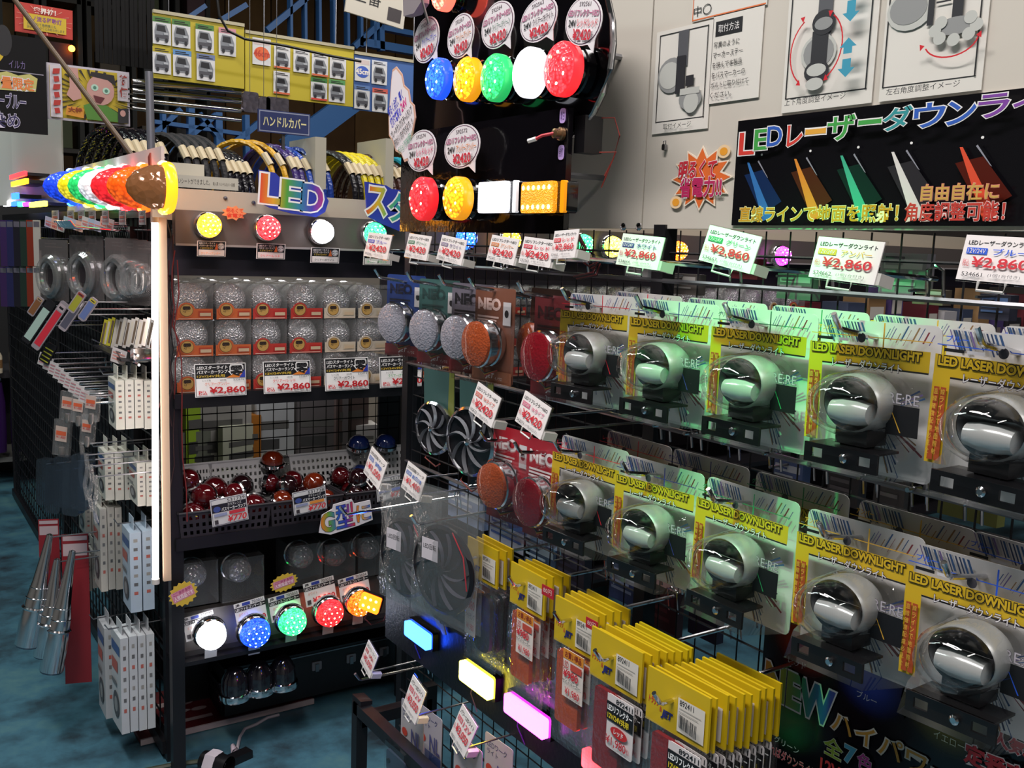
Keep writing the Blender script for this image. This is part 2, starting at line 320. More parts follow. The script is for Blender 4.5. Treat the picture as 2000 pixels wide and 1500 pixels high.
# banner
RB = ['#d03a30', '#e0a33a', '#3f9c45', '#2f8f93', '#2c59b4', '#7b3f9c', '#c8305a']
bw = on_x(1436, 340, HX).y-on_x(2092, 340, HX).y
banner_l = [('r', 0, 0, 1, 1, mat('#0d0c10', .18, key='banner_black'))]
for i, (u, c) in enumerate(((.06, '#2f6fb0'), (.24, '#d9862c'), (.40, '#3aa585'), (.56, '#d9d4cf'), (.75, '#d84a2a'))):
    cm = C(c); dk = mat(c, .5, key='dim'+c) 
    bcol = mat({'#2f6fb0': '#132a52', '#d9862c': '#4a2412', '#3aa585': '#0d2a22', '#d9d4cf': '#2c2a2e', '#d84a2a': '#4e160c'}[c], .3)
    banner_l += [('p', [(u-.02, .48), (u+.05, .52), (u+.13, .22), (u+.06, .10)], bcol), ('p', [(u-.012, .60), (u-.004, .60), (u+.10, .08), (u+.065, .04)], cm), ('p', [(u+.03, .60), (u+.034, .61), (u+.075, .44), (u+.07, .45)], C('#8a8a94')), ('c', u+.045, .66, .004, .011, WHITE)]
LT = {'out': WHITE, 'ow': .035, 'bold': .015}
for i, (ch, u0, u1, v0, v1) in enumerate((('L', .025, .085, .70, .91), ('E', .085, .135, .735, .925), ('D', .135, .19, .76, .94), ('レ', .21, .265, .74, .93), ('ー', .275, .345, .83, .88), ('ザ', .35, .44, .76, .97), ('ー', .45, .52, .87, .91), ('ダ', .525, .61, .80, .99), ('ウ', .615, .70, .80, .99), ('ン', .705, .78, .80, .98), ('ラ', .785, .86, .83, 1.0), ('イ', .87, .935, .82, 1.0), ('ト', .945, .99, .82, 1.0))):
    banner_l.append(('t', ch, u0, v0-.035, u1, v1-.035, C(RB[[0, 2, 4, 0, 1, 2, 2, 3, 4, 4, 5, 5, 6][i]]), LT))
banner_l += [('t', '直線ラインで地面を照射！', .06, .025, .60, .175, C('#c98a1e'), {'out': C('#f2e6b0'), 'ow': .03, 'bold': .02}),
             ('t', '自由自在に', .66, .19, .86, .32, C('#c9a050'), {'out': C('#e08a7a'), 'ow': .03, 'bold': .02}), ('t', '角度調整可能！', .62, .03, .88, .18, C('#c03a30'), {'out': C('#e9c9c4'), 'ow': .03, 'bold': .02})]
card('banner', 'long black LED laser downlight banner with rainbow Japanese title and coloured beams', 'banner', bw, on_x(1715, 205, HX).z-on_x(1715, 441, HX).z, banner_l, side((HX, on_x(1436, 340, HX).y-bw/2, (on_x(1715, 205, HX).z+on_x(1715, 441, HX).z)/2)))
# starburst sticker
def star(n, r0, r1, cx=.5, cy=.5, ph=0.0):
    return [(cx+(r1 if i % 2 else r0)*math.cos(ph+PI*i/n), cy+(r1 if i % 2 else r0)*math.sin(ph+PI*i/n)) for i in range(2*n)]
ORN = C('#dd6a2e')
hsheet('starburst_sticker', 'orange starburst sticker with red Japanese lettering and two small suns', 'sticker', 1311, 284, 1432, 412,
  [('p', star(12, .46, .30), ORN), ('c', .84, .88, .10, .10, C('#e8c9a0')), ('c', .84, .88, .06, .06, C('#e59a2e')), ('c', .12, .14, .10, .10, C('#e8c9a0')), ('c', .12, .14, .06, .06, C('#e59a2e')),
   ('t', '明るくて', .14, .48, .76, .78, C('#c22a3a'), {'out': WHITE, 'ow': .03, 'bold': .03, 'italic': .1}), ('t', '省電力!!', .18, .20, .86, .52, C('#b5265a'), {'out': WHITE, 'ow': .03, 'bold': .03})], outline=star(12, .50, .34), base=C('#e9d9c4'))
p = on_x(1300, 288, HX)
MB().rbox((0, -.003, 0), (.008, .006, .011), .003, STEEL).tube([(-.003, -.003, .005), (-.003, -.003, .011), (.003, -.003, .011), (.003, -.003, .005)], .001, STEEL).obj('panel_lock', rk, rk.matrix_basis.inverted() @ side(p))

# ---------------------------------------------------------------- lit lamp boards in front of the header panel
BX = 1.06
bd = thing('lamp_board', 'glossy black demonstration board with red, amber and white reflector lamps and a toggle switch', 'display board', side((BX, 1.745, 1.688)))
MB().box((0, .006, 0), (.64, .012, .222), mat('#0c0a0e', .12, key='board_gloss', bump=('n', 60, .12))).obj('board', bd, None, False)
for s in (-.2, .25): MB().tube([(s, .01, 0), (s, .145, 0)], .006, STEEL).obj('bracket', bd)
ub = thing('lamp_board', 'black round-ended demonstration board with five lit round reflector lamps', 'display board', side((BX+.03, 1.72, 1.91)))
R_ = .155; pts = [(.215+R_*math.cos(a), R_*math.sin(a)-.01) for a in [(-90+180*i/12)*PI/180 for i in range(13)]] + [(-.35, .21), (-.35, -.10), (-.30, -.165)]
MB().prism(pts, 0, .012, GLOSSB).obj('board', ub, None, False)
rim = [(x*1.01, -.002, z*1.01) for x, z in pts[:14]]; MB().tube([(x, .0, z) for x, y, z in rim], .005, CHROME, 8).obj('edge_trim', ub)
for s in (-.2, .25): MB().tube([(s, .01, 0), (s, .14, 0)], .006, STEEL).obj('bracket', ub)
# toggle switch
p = on_x(1098, 262, BX-.001); T = bd.matrix_basis.inverted() @ side(p)
MB().lathe([(.012, 0), (.012, .006), (.009, .008), (.009, .018), (.006, .02), (0, .02)], mat('#8a6a4c', .3, .8), 12).obj('switch_nut', bd, T)
MB().tube([(0, -.018, 0), (-.02, -.03, -.004), (-.032, -.036, -.01)], .003, C('#c23a44')).obj('switch_lever', bd, T)
MB().tube([(-.03, -.035, -.009), (-.045, -.042, -.013)], .0042, WHITE).obj('lever_tip', bd, T)
for dz, tx in ((.032, '青白'), (-.032, '点灯')):
    MB().rbox((0, -.0005, dz), (.017, .001, .026), .006, C('#b79ad6')).text(tx, -.006, dz-.008, .006, dz+.008, -.0014, C('#5a3a7a')).obj('switch_label', bd, T, False)
sw = MB().box((0, .02, 0), (.03, .04, .065), BLACK).obj('switch_body', bd, bd.matrix_basis.inverted() @ side(on_x(1132, 262, BX+.02)), False)
MB().tube([(0.01, .03, .03), (.04, .05, .03), (.045, .06, 0), (.03, .06, -.04), (0, .06, -.09)], .0012, C('#a03a30')).tube([(.01, .03, -.03), (.05, .05, -.03), (.02, .05, -.07)], .0012, C('#a03a30')).obj('wire', bd, bd.matrix_basis.inverted() @ side(on_x(1128, 262, BX+.02)))

def facet(col, ecol, s, scale):      # moulded lens: each facet throws the lamp's light unevenly
    k = ('facet', col, s, scale)
    if k in MATS: return MATS[k]
    m = mat(col, .2, emit=s, ecol=ecol, bump=('v', scale, .7), key=k); n = m.node_tree; b_ = n.nodes['Principled BSDF']
    v = [x for x in n.nodes if x.type == 'TEX_VORONOI'][0]; r = n.nodes.new('ShaderNodeMapRange'); r.inputs['From Max'].default_value = .75; r.inputs['To Min'].default_value = s*2.0; r.inputs['To Max'].default_value = s*.25
    n.links.new(v.outputs['Distance'], r.inputs[0]); n.links.new(r.outputs[0], b_.inputs['Emission Strength']); return m
def led_lamp(label, c, r, col, ecol, strength, depth=.05, group=None, leds=6, rx=0.0, rz=0.0, chrome=False, face=SIDE, dot=None, name='reflector_lamp'):
    t = thing(name, label, 'lamp', Mx(c, face+rz, rx), group)
    body = CHROME if chrome else GLOSSB
    MB().lathe([(r*.93, 0), (r*1.0, .004), (r*1.0, depth*.35), (r*.94, depth*.4), (r*.94, depth*.55), (r*1.02, depth*.6), (r*1.02, depth*.9), (r*.97, depth*.92)], body, 32).obj('housing', t)
    lm = facet(col, ecol, strength, 150)
    MB().lathe([(r*.99, depth*.88), (r*.97, depth*.98), (r*.7, depth*1.1), (r*.35, depth*1.16), (0, depth*1.18)], lm, 32).obj('lens', t)
    MB().lathe([(r*1.045, depth*.6), (r*1.05, depth*.75), (r*1.045, depth*.9), (r*.98, depth*.97)], mat(col, .25, emit=strength*.35, ecol=ecol, key=('rim', col, strength)) if leds else CHROME, 32).obj('rim', t)
    if leds:
        b = MB(); dm = mat('#ffffff', .3, emit=strength*4+3, ecol=dot or ecol, key=('led', dot or ecol, strength))
        for i in range(leds): a = 2*PI*(i+.5)/leds; b.lathe([(r*.085, depth*1.06), (r*.085, depth*1.115), (0, depth*1.13)], dm, 10, c=(.58*r*math.cos(a), 0, .58*r*math.sin(a)))
        b.obj('led_cluster', t)
    return t
LIT = {'blue': ('#2a4cff', '#1e50ff', '#9fd4ff'), 'amber': ('#ff9a10', '#ffa51e', '#fff08a'), 'green': ('#2fd66a', '#38e27a', '#d5ffe8'), 'white': ('#ffffff', '#f2f4ff', '#ffffff'), 'red': ('#ff2a36', '#ff2a30', '#ffd9a0'), 'orange': ('#ff5a14', '#ff6a1a', '#ffe09a'), 'yellow': ('#ffe014', '#ffec40', '#ffffff'), 'magenta': ('#ff2aff', '#ff34ff', '#ffffff')}
for i, (px, py, c, s) in enumerate(((850, 153, 'blue', 3.0), (907, 154, 'amber', 1.8), (962, 151, 'green', 1.2), (1027, 141, 'white', 2.5), (1092, 134, 'red', 2.5))):
    p = on_x(px, py, BX-.022); hh = (39, 42, 45, 48, 52)[i]
    r = span(p, (0, 0, 1), hh); q = Vector((BX+.03, p.y, p.z))
    led_lamp('round lit %s reflector lamp on the round-ended black board' % c, q, r, LIT[c][0], LIT[c][1], s, .055, None, 7, dot=LIT[c][2])
for i, (px, py, c) in enumerate(((821, 388, 'red'), (888, 387, 'amber'))):
    p = on_x(px, py, BX-.055); led_lamp('round lit %s reflector lamp at the foot of the glossy board' % c, (BX, p.y, p.z), span(p, (0, 0, 1), 41), LIT[c][0], LIT[c][1], 1.5, .06, None, 7, dot=LIT[c][2])
for px0, px1, c, nm in ((936, 1008, 'white', 'white'), (1020, 1102, 'amber', 'amber')):
    a = on_x(px0, 386, BX-.03); d = on_x(px1, 384, BX-.03); w = a.y-d.y
    t = thing('reflector_lamp', 'square lit %s reflector lamp at the foot of the glossy board' % nm, 'lamp', side((BX, (a.y+d.y)/2, (a.z+d.z)/2)))
    h = span(a, (0, 0, 1), 60)
    MB().rbox((0, -.012, 0), (w, .024, h), .006, GLOSSB).obj('housing', t)
    MB().rbox((-w*.11, -.028, 0), (w*.78, .010, h), .006, mat(LIT[c][0], .2, emit=.75 if c == 'white' else .55, ecol=LIT[c][1], bump=('v', 330, .9), key=('sq', c))).obj('lens', t)
    MB().rbox((w*.45, -.026, 0), (w*.09, .008, h), .003, mat(LIT[c][0], .2, emit=.3, ecol=LIT[c][1])).obj('side_lens', t)
    bb = MB(); dm = mat('#fff2b0', .3, emit=4, ecol=LIT[c][2])
    for zz in (.31, -.31):
        for k in range(6): bb.lathe([(.0045, .033), (0, .0355)], dm, 8, c=(w*(-.45+.125*k), 0, h*zz))
    bb.obj('led_cluster', t)
# speech bubbles
PINKP = C('#e4dcdf'); PKT = C('#b85a86'); RDT = C('#c8283c'); PUR = C('#8a5aa8')
def bubble(label, px, py, wpx, hpx, num, name2, nc, tail=1, X=BX-.02, ry=0.0):
    p = on_x(px, py, X); o = circ(30, .5, .56, .48, .44)
    k = 26 if tail > 0 else 18
    o[k-1:k+1] = [(.70, .14), (.86, .0), (.86, .22)]
    els = [('p', circ(30, .5, .56, .455, .415), C('#5d2d4c')), ('p', circ(30, .5, .56, .44, .40), PINKP), ('t', num, .36, .82, .66, .90, C('#5a4a50')), ('t', 'LEDリフレクターNEO', .10, .64, .90, .77, PKT, {'bold': .02, 'out': PINKP}), ('t', '24V', .14, .46, .34, .58, BLK, {'bold': .02}), ('t', name2, .38, .45, .90, .60, nc, {'bold': .01}),
           ('t', '¥2420', .30, .22, .78, .42, RDT, {'bold': .03, 'out': C('#f0dfe2'), 'ow': .02}), ('t', '税込', .79, .26, .85, .38, BLK)]
    return fit_card('price_bubble', label, 'price tag', p, wpx, hpx, els, ry=ry, outline=o, base=PINKP, thick=.0015)[0]
bubble('speech-bubble price card 592565 above the blue round lamp', 833, 84, 62, 98, '592565', 'クリアー/ブルー', C('#5a5ac0'), ry=-.15)
bubble('speech-bubble price card 592567 above the amber round lamp', 900, 76, 62, 96, '592567', 'アンバー/アンバー', C('#c87a3a'), ry=-.12)
bubble('speech-bubble price card 592564 above the green round lamp', 972, 55, 74, 102, '592564', 'クリアー/グリーン', C('#6a8a7a'), ry=-.1)
bubble('speech-bubble price card 592563 above the white round lamp', 1052, 44, 84, 96, '592563', 'クリアー/ホワイト', C('#5a4a50'), ry=-.1)
bubble('speech-bubble price card 592561 above the red round lamp', 1139, 48, 74, 112, '592561', 'レッド/レッド', C('#d02a3a'), ry=.15)
bubble('speech-bubble price card 592574 above the red lamp of the glossy board', 823, 300, 62, 92, '592574', 'レッド/レッド', C('#d02a6a'), ry=-.05, X=BX-.03)
bubble('speech-bubble price card 592572 above the amber lamp of the glossy board', 902, 292, 74, 98, '592572', 'アンバー/アンバー', C('#d8803a'), ry=-.03, X=BX-.03)
cl = [(.50, .0), (.62, .03), (.68, .16), (.95, .30), (1, .42), (.92, .50), (.95, .62), (.84, .72), (.86, .84), (.74, .98), (.60, 1.0), (.50, .93), (.34, .80), (.12, .62), (.0, .46), (.08, .36), (.10, .24), (.26, .14), (.30, .04)]
els = [('p', [(.5+(x-.5)*.93, .5+(z-.5)*.95) for x, z in cl], C('#e8dde1')), ('t', '明るく点灯、輝く', .16, .60, .74, .72, C('#2a34b8'), {'bold': .02}), ('t', '機能搭載!!', .16, .48, .56, .59, C('#3a3ac8'), {'bold': .03}), ('t', '24V', .60, .50, .82, .59, C('#d8308a'), {'bold': .02}), ('t', 'ブレーキランプ/スモールランプ', .10, .37, .92, .46, BLK, {'bold': .01}), ('t', '的な使い方ができます。!!', .14, .26, .86, .35, BLK, {'bold': .01}), ('t', 'ポジションでCOBは明るく!!', .22, .14, .80, .23, C('#4a9a7a'), {'bold': .01})]
fit_card('cloud_label', 'pale pink cloud-shaped card with blue and black Japanese writing hanging askew', 'sign', on_x(782, 226, BX-.03), 82, 172, els, ry=-.5, outline=cl, base=C('#d8a890'), thick=.002)
# glowing lamp at the top of the white panel
p = on_x(905, -6, 1.1); led_lamp('orange and pink glowing round lamp above the round-ended board', p, .035, '#ff6a3a', '#ff5a4a', 6, .06, None, 5, dot='#ff9aff')
# silver lamp shade hanging beside it
p = on_x(800, 8, 1.0); t = thing('hanging_reflector', 'pale grey plastic shade hanging beside the round-ended board', 'shade', side(p))
MB().prism([(-.035, .05), (.05, .05), (.05, -.005), (.02, -.022), (-.028, -.02)], 0, .02, mat('#8a8084', .4)).obj('shade', t); MB().tube([(.03, 0, .06), (.06, 0, -.01), (.068, .01, -.05)], .003, STEEL).obj('stay', t)

# ---------------------------------------------------------------- hooks and price tags
HK = {}
def hook(y, z, L, label, group, tip=True, rise=.12, X=MESHX):
    k = (round(L, 3), tip, rise)
    if k not in HK:
        b = MB(); zz = L*rise
        pts = [(0, 0, -.0), (0, -L*.5, zz*.5), (0, -L, zz)] + ([(0, -L-.006, zz+.003), (0, -L-.018, zz+.02)] if tip else [])
        b.tube(pts, .0036, CHROME, 8); HK[k] = b.mesh('rod')
        c = MB(); c.tube([(-.012, .003, -.03), (-.012, -.004, .012), (0, -.006, .018), (.012, -.004, .012), (.012, .003, -.03)], .0024, CHROME, 6); HK[k+('p',)] = c.mesh('clip')
    t = thing('display_hook', label, 'hook', side((X, y, z)), group); put('rod', HK[k], t); put('clip', HK[k+('p',)], t); return t
TAGR = C('#d0303c'); TAGP = C('#ece4e2', .35)
def price_tag(px, py, wpx, hpx, X, label, l1, l2, price, num, base=TAGP, c2=TAGR, ry=0.0, rx=-.2, rz=.0, group=None, foot=True, cp=TAGR, rod=False):
    els = [('t', l1, .06, .78, .93, .90, BLK, {'bold': .008}), ('r', .06, .58, .34, .72, c2), ('t', '12V/24V', .08, .60, .32, .70, base), ('t', l2, .42, .58, .88, .73, c2, {'bold': .01}), ('t', '税込', .05, .30, .14, .46, cp), ('t', '¥'+price, .17, .26, .92, .52, cp, {'bold': .02}), ('t', num, .08, .08, .36, .17, BLK), ('t', '(1個1台付き)', .44, .08, .86, .17, C('#6a6468'))]
    p = on_x(px, py, X); o, w, h = fit_card('price_tag', label, 'price tag', p, wpx, hpx, els, rz=SIDE+rz, ry=ry, rx=rx, base=base, group=group, thick=.0015)
    b = MB().box((0, .0025, 0), (w*1.04, .002, h*1.06), PLAST); b.obj('sleeve', o, None, False)
    if foot: MB().tube([(-w*.18, -.001, -h*.5), (-w*.18, -.001, -h*.5-.01), (w*.18, -.001, -h*.5-.01), (w*.18, -.001, -h*.5)], .0016, mat('#c9c6c2', .3, key='foot_plastic')).obj('clip_foot', o)
    if rod: peg(o, MESHX-X, (w*.3, .003, -h*.35))
    MB().box((w*.50, .014, -h*.35), (.010, .026, .014), mat('#bdb9b4', .35, key='tag_socket')).obj('socket', o, None, False)
    return o
CY = {'red': ('レッド', '#d8283a'), 'white': ('ホワイト', '#3a3a8a'), 'green': ('グリーン', '#2f8a5a'), 'amber': ('アンバー', '#d8a83a'), 'blue': ('ブルー', '#2a5ad0')}
MINT = TAGP
b = MB()
for k in range(4): b.tube([tuple(on_x(x+k*3, y+k*2, 1.12+.01*k)) for x, y in ((1122, 452), (1136, 478), (1128, 505), (1150, 520), (1166, 512), (1158, 532), (1120, 540))], .0018, C(['#5a1c20', '#17141a', '#7a2a2a', '#2a1a1c'][k]))
tag(b.obj('wire_bundle', None), 'tangle of red and black wires hanging under the glossy board corner', 'wires')
# ---------------------------------------------------------------- laser downlight packs
DLW, DLH = .176, .195
def downlight_card(acc):
    r = random.Random(3); cm = C(CY[acc][1]); cols = [C('#33507a'), C('#7a3038'), C('#6a5a8a'), C('#8a6a48'), C('#2a3a5a'), C('#9a9a9c')]
    els = []
    x = .01
    while x < .40:
        wd = r.uniform(.004, .018); zb = r.uniform(.84, .90); els.append(('p', [(x, .99), (x+wd, .99), (x+wd+(.99-zb)*.5, zb), (x+(.99-zb)*.5, zb)], cols[r.choice((0, 0, 2, 4, 4, 5))])); x += wd+r.uniform(.004, .02)
    x = .62
    while x < .99:
        wd = r.uniform(.003, .014); zt, zb = r.uniform(.93, .99), r.uniform(.86, .92); els.append(('p', [(x, zt), (min(x+wd, .995), zt), (min(x+wd, .995)-(zt-zb)*.55, zb), (x-(zt-zb)*.55, zb)], cols[r.choice((0, 1, 2, 3, 5))])); x += wd+r.uniform(.008, .035)
    for i in range(26):
        a = math.radians(r.uniform(-88, -8)); q0, q1 = r.uniform(.12, .2), r.uniform(.35, .62); da = r.uniform(.006, .03); cx, cy = .55, .45
        P = [(cx+q*math.cos(a+d), cy+q*math.sin(a+d)*.85) for q, d in ((q0, 0), (q1, -da), (q1, da))]
        if all(.01 < x < .99 and .01 < z < .99 for x, z in P): els.append(('p', P, cols[i % 6]))
    for i in range(14):
        a = math.radians(12+i*5); P = [(.6+q*math.cos(a+d), .42+q*math.sin(a+d)*.7) for q, d in ((.1, 0), (.42, -.02), (.42, .02))]
        if all(.14 < x < .99 and z < .62 for x, z in P): els.append(('p', P, cols[(i*2) % 6]))
    els += [('r', 0, .90, 1, .906, cm), ('r', .62, .84, .632, 1, cm), ('t', CY[acc][0], .06, .925, .22, .965, cm, {'bold': .02}), ('r', .06, .865, .2, .885, BLK), ('r', .22, .865, .34, .885, C('#c4c2c6')),
            ('r', 0, .715, 1, .845, C('#c9a61e')), ('r', 0, .18, .125, .72, C('#c9a61e')), ('r', .125, .705, 1, .716, BLK), ('t', 'LED LASER DOWNLIGHT', .03, .778, .94, .838, C('#c9a61e'), {'out': BLK, 'ow': .07, 'bold': .04}), ('t', 'レーザーダウンライト', .22, .692, .80, .752, C('#d9d6d8'), {'out': C('#3a2c3c'), 'ow': .05, 'bold': .01}),
            ('r', .025, .2, .065, .65, C('#a84a24')), ('r', .075, .2, .115, .65, C('#a84a24'))]
    for k in range(9): els += [('t', '直線確度配慮必見全'[k], .030, .605-.045*k, .060, .64-.045*k, C('#d9b040')), ('t', '線ラインで地面照射'[k], .080, .605-.045*k, .110, .64-.045*k, C('#d9b040'))]
    els += [('r', .74, .31, .99, .50, C('#101014')), ('p', [(.77, .47), (.775, .47), (.86, .33), (.85, .33)], cm), ('t', 'RE:RE', .75, .51, .985, .575, C('#a9a4ac'), {'out': C('#5a565e'), 'ow': .03}), ('c', .5, .90, .035, .032, C('#37343a'))]
    return els
DL = {}
def dl_meshes():
    r = .0365; sx = 1.16
    b = MB(); b.lathe([(.02, .0), (r*.8, .004), (r*.98, .016), (r*1.02, .03), (r, .052), (r*.93, .056)], SILV, 32, sx=sx); DL['housing'] = b.mesh('housing')
    b = MB(); b.lathe([(r*.93, .055), (r*.86, .035), (r*.5, .02), (0, .016)], mat('#9a9ca0', .2, .75), 28, sx=sx)
    b.lathe([(0, -r*.80), (.013, -r*.76), (.0165, -r*.3), (.0165, r*.3), (.013, r*.76), (0, r*.80)], mat('#c8cac8', .18, .35), 20, M=Matrix.Translation((0, -.050, -.011)) @ Matrix.Rotation(PI/2, 4, 'Z'))
    b.add([(-r*.92*sx, -.030, .0), (r*.92*sx, -.030, .0), (r*.72*sx, -.062, .012), (-r*.72*sx, -.062, .012)], [(0, 1, 2, 3)], mat('#b4b6b4', .2, .5)); DL['reflector'] = b.mesh('reflector')
    b = MB(); b.lathe([(r*.95, .054), (r*.95, .066), (r*.84, .082), (r*.55, .094), (0, .098)], clear_mat('lens_glass', alpha=.97, rough=.02, ior=1.42), 28, sx=sx); DL['lens'] = b.mesh('lens')
    b = MB(); b.box((0, -.030, -.042), (.046, .04, .022), BLACK).lathe([(.016, 0), (.016, .03)], BLACK, 14, c=(0, -.02, -.050)); DL['foot'] = b.mesh('foot')
    b = MB(); w = .118
    for (x0, x1, z0, z1) in ((-.054, .054, -.055, -.061), (-.054, .054, -.073, -.080), (-.054, -.044, -.061, -.073), (-.026, .026, -.061, -.073), (.044, .054, -.061, -.073)): b.box(((x0+x1)/2, -.068, (z0+z1)/2), (x1-x0, .004, z0-z1), BLACK)
    b.box((0, -.045, -.0565), (.10, .046, .003), BLACK); DL['bracket'] = b.mesh('bracket', False)
    b = MB(); b.lathe([(.006, 0), (.006, .004), (.0035, .006), (0, .006)], CHROME, 10, c=(.008, -.070, -.067)); DL['bolt'] = b.mesh('bolt')
    b = MB(); b.lathe([(r*1.32, 0), (r*1.16, .012), (r*1.12, .05), (r*1.06, .075), (r*.82, .097), (r*.4, .106), (0, .108)], PLAST, 24, sx=sx)
    A = [(-.07, -.0015, -.034), (.07, -.0015, -.034), (.08, -.0015, -.090), (-.08, -.0015, -.090)]; D = [(-.057, -.064, -.049), (.057, -.064, -.049), (.06, -.076, -.085), (-.06, -.076, -.085)]
    b.add(A+D, [(4, 5, 6, 7), (0, 1, 5, 4), (1, 2, 6, 5), (2, 3, 7, 6), (3, 0, 4, 7)], PLAST); DL['blister'] = b.mesh('blister', True)
dl_meshes()
DLC = {}
def downlight(acc, y, ztop, X, label, group=None, ry=0.0, rz=0.0):
    if acc not in DLC:
        b = MB().rbox((0, .001, -DLH/2), (DLW, .0015, DLH), .010, mat('#c9c7c6', .35, key='pack_card'))
        DLC[acc] = (b.mesh('card', False), sheet_print(downlight_card(acc), DLW, DLH, 0.0).mesh('print', False))
    t = thing('downlight_pack', label, 'lamp pack', side((X, y, ztop), 0, ry, rz), group)
    c = put('card', DLC[acc][0], t); put('print', DLC[acc][1], c, Matrix.Translation((0, 0, -DLH/2)))
    for k in ('housing', 'reflector', 'lens', 'foot', 'bracket', 'bolt', 'blister'): put(k, DL[k], t, Matrix.Translation((.008, -.002, -.100)))
    return t
ACC = ('red', 'white', 'green', 'amber', 'blue')
Y1 = (1.322, 1.133, .948, .766, .582); Y2 = (1.325, 1.145, .955, .762, .592)
for row, (Ys, zt) in enumerate(((Y1, 1.475), (Y2, 1.212))):
    rn = ('top row', 'second row')[row]
    for i, a in enumerate(ACC):
        downlight(a, Ys[i], zt-rnd.uniform(0, .004), 1.075, 'front laser downlight pack with %s accent line, %s of the grid rack' % (a, rn), None, rnd.uniform(-.02, .02), rnd.uniform(.0, .07))
        downlight(a, Ys[i]-.012, zt+.002, 1.168, 'laser downlight pack hanging behind the front %s one, %s' % (a, rn))
        hook(Ys[i]+.002, zt-.045, .215, 'chrome hook carrying the %s-accent downlight packs, %s' % (a, rn), 'chrome product hooks', rise=.16)
        if row == 0: hook(Ys[i]+.02, 1.528, .22, 'chrome rod holding the price tag over the %s-accent downlight' % a, 'chrome tag rods', tip=False, rise=.04)
# green-lit tags over the downlights
for px, py, w, h, a, num, ry in ((1250, 491, 82, 64, 'white', '534664', .06), (1425, 486, 104, 74, 'green', '534663', .16), (1652, 508, 130, 84, 'amber', '534662', .06), (1950, 507, 150, 92, 'blue', '534661', .04)):
    price_tag(px, py, w, h, .98, 'pale price tag reading 2,860 for the %s laser downlight' % a, 'LEDレーザーダウンライト', CY[a][0], '2,860', num, MINT, C(CY[a][1]), ry=ry)
# ---------------------------------------------------------------- NEO reflector packs
NW, NH = .132, .192
def neo_pack(y, ztop, X, label, cardc, neoc, lens, group=None, rz=0.0, lensx=0.0, foot='#7a1f28', spec=1.0):
    t = thing('reflector_pack', label, 'lamp pack', side((X, y, ztop), 0, 0, rz), group)
    b = MB().rbox((0, .001, -NH/2), (NW, .0015, NH), .006, C(cardc)); c = b.obj('card', t, None, False)
    els = [('t', 'NEO', .08, .76, .66, .89, C(neoc), {'bold': .05})] + [('r', .08, .68-.035*i, .62-.05*(i % 2), .70-.035*i, C(neoc)) for i in range(4)] + [('r', .74, .62, .93, .86, C('#c8c4c6')), ('c', .83, .74, .05, .04, BLK), ('r', 0, 0, 1, .13, C(foot)), ('t', 'JET', .36, .03, .58, .10, C('#d8d0d0'), {'bold': .03, 'italic': .2}), ('t', 'イノウエ', .60, .035, .78, .07, C('#d8d0d0'))]
    sheet_print(els, NW, NH, 0).obj('print', c, Matrix.Translation((0, 0, -NH/2)), False)
    r = .047; T = Matrix.Translation((lensx, 0, -.112))
    MB().lathe([(r*.9, 0), (r, .006), (r, .014), (r*.94, .016), (r*.94, .022), (r*1.03, .025), (r*1.03, .04), (r*.97, .043)], CHROME, 32).obj('housing', t, T)
    MB().lathe([(r*.98, .042), (r*.95, .048), (r*.6, .054), (0, .056)], lens, 32).obj('lens', t, T)
    b = MB(); P = [(-.058, -.035), (.058, -.035), (.060, -.188), (-.060, -.188)]
    b.add([(x, 0, z) for x, z in P]+[(x*.95, -.063, z*.99) for x, z in P], [(4, 5, 6, 7), (0, 1, 5, 4), (1, 2, 6, 5), (2, 3, 7, 6), (3, 0, 4, 7)], PLAST); b.obj('blister', t, None, False)
    b = MB()
    for k in range(3): b.tube([(-.03+.01*k, -.012, -.165), (0, -.02, -.172-.003*k), (.03, -.012, -.163)], .0015, C(['#17161a', '#a8842c', '#a03030'][k]))
    b.obj('wire', t)
    return t
CLR = mat('#b9b6c2', .12, .25, key='lens_clear', bump=('v', 220, .5)); ORG = mat('#b4512a', .18, key='lens_orange', bump=('v', 220, .4), coat=.5); RDL = mat('#8a1020', .15, key='lens_red', bump=('v', 220, .3), coat=.5)
neo_pack(2.075, 1.475, 1.085, 'reflector pack on blue card with clear lens', '#1b3a7e', '#0d1430', CLR, None, .28)
neo_pack(1.915, 1.472, 1.085, 'reflector pack on teal green card with clear lens', '#3a615e', '#27403f', CLR, None, .24)
neo_pack(1.772, 1.470, 1.085, 'reflector pack on charcoal card with clear lens', '#6a6470', '#18161c', CLR, None, .18)
neo_pack(1.652, 1.468, 1.065, 'reflector pack on brown card with orange lens in the top row', '#7a4a38', '#d8b8b0', ORG, None, .08, foot='#8a5238')
neo_pack(1.580, 1.470, 1.15, 'reflector pack on dark brown card behind the orange-lens pack', '#4a2a20', '#3a2018', ORG)
neo_pack(1.468, 1.463, 1.085, 'reflector pack on dark red card with red lens in the top row', '#5a161c', '#26080c', RDL, None, .06)
neo_pack(1.592, 1.190, 1.075, 'reflector pack on red card with orange lens in the second row', '#a8202e', '#e0d4d4', ORG, None, .1)
neo_pack(1.462, 1.186, 1.075, 'reflector pack on red card with red lens in the second row', '#a01c2c', '#e0d4d4', RDL, None, .06)
for i, y in enumerate((2.075, 1.915, 1.772, 1.652, 1.48)): hook(y, 1.44, .20, 'chrome hook carrying reflector packs in the top row', 'chrome product hooks over reflector packs', rise=.14)
for y in (1.592, 1.47): hook(y, 1.15, .20, 'chrome hook carrying reflector packs in the second row', 'chrome product hooks in the second row of reflector packs', rise=.1)
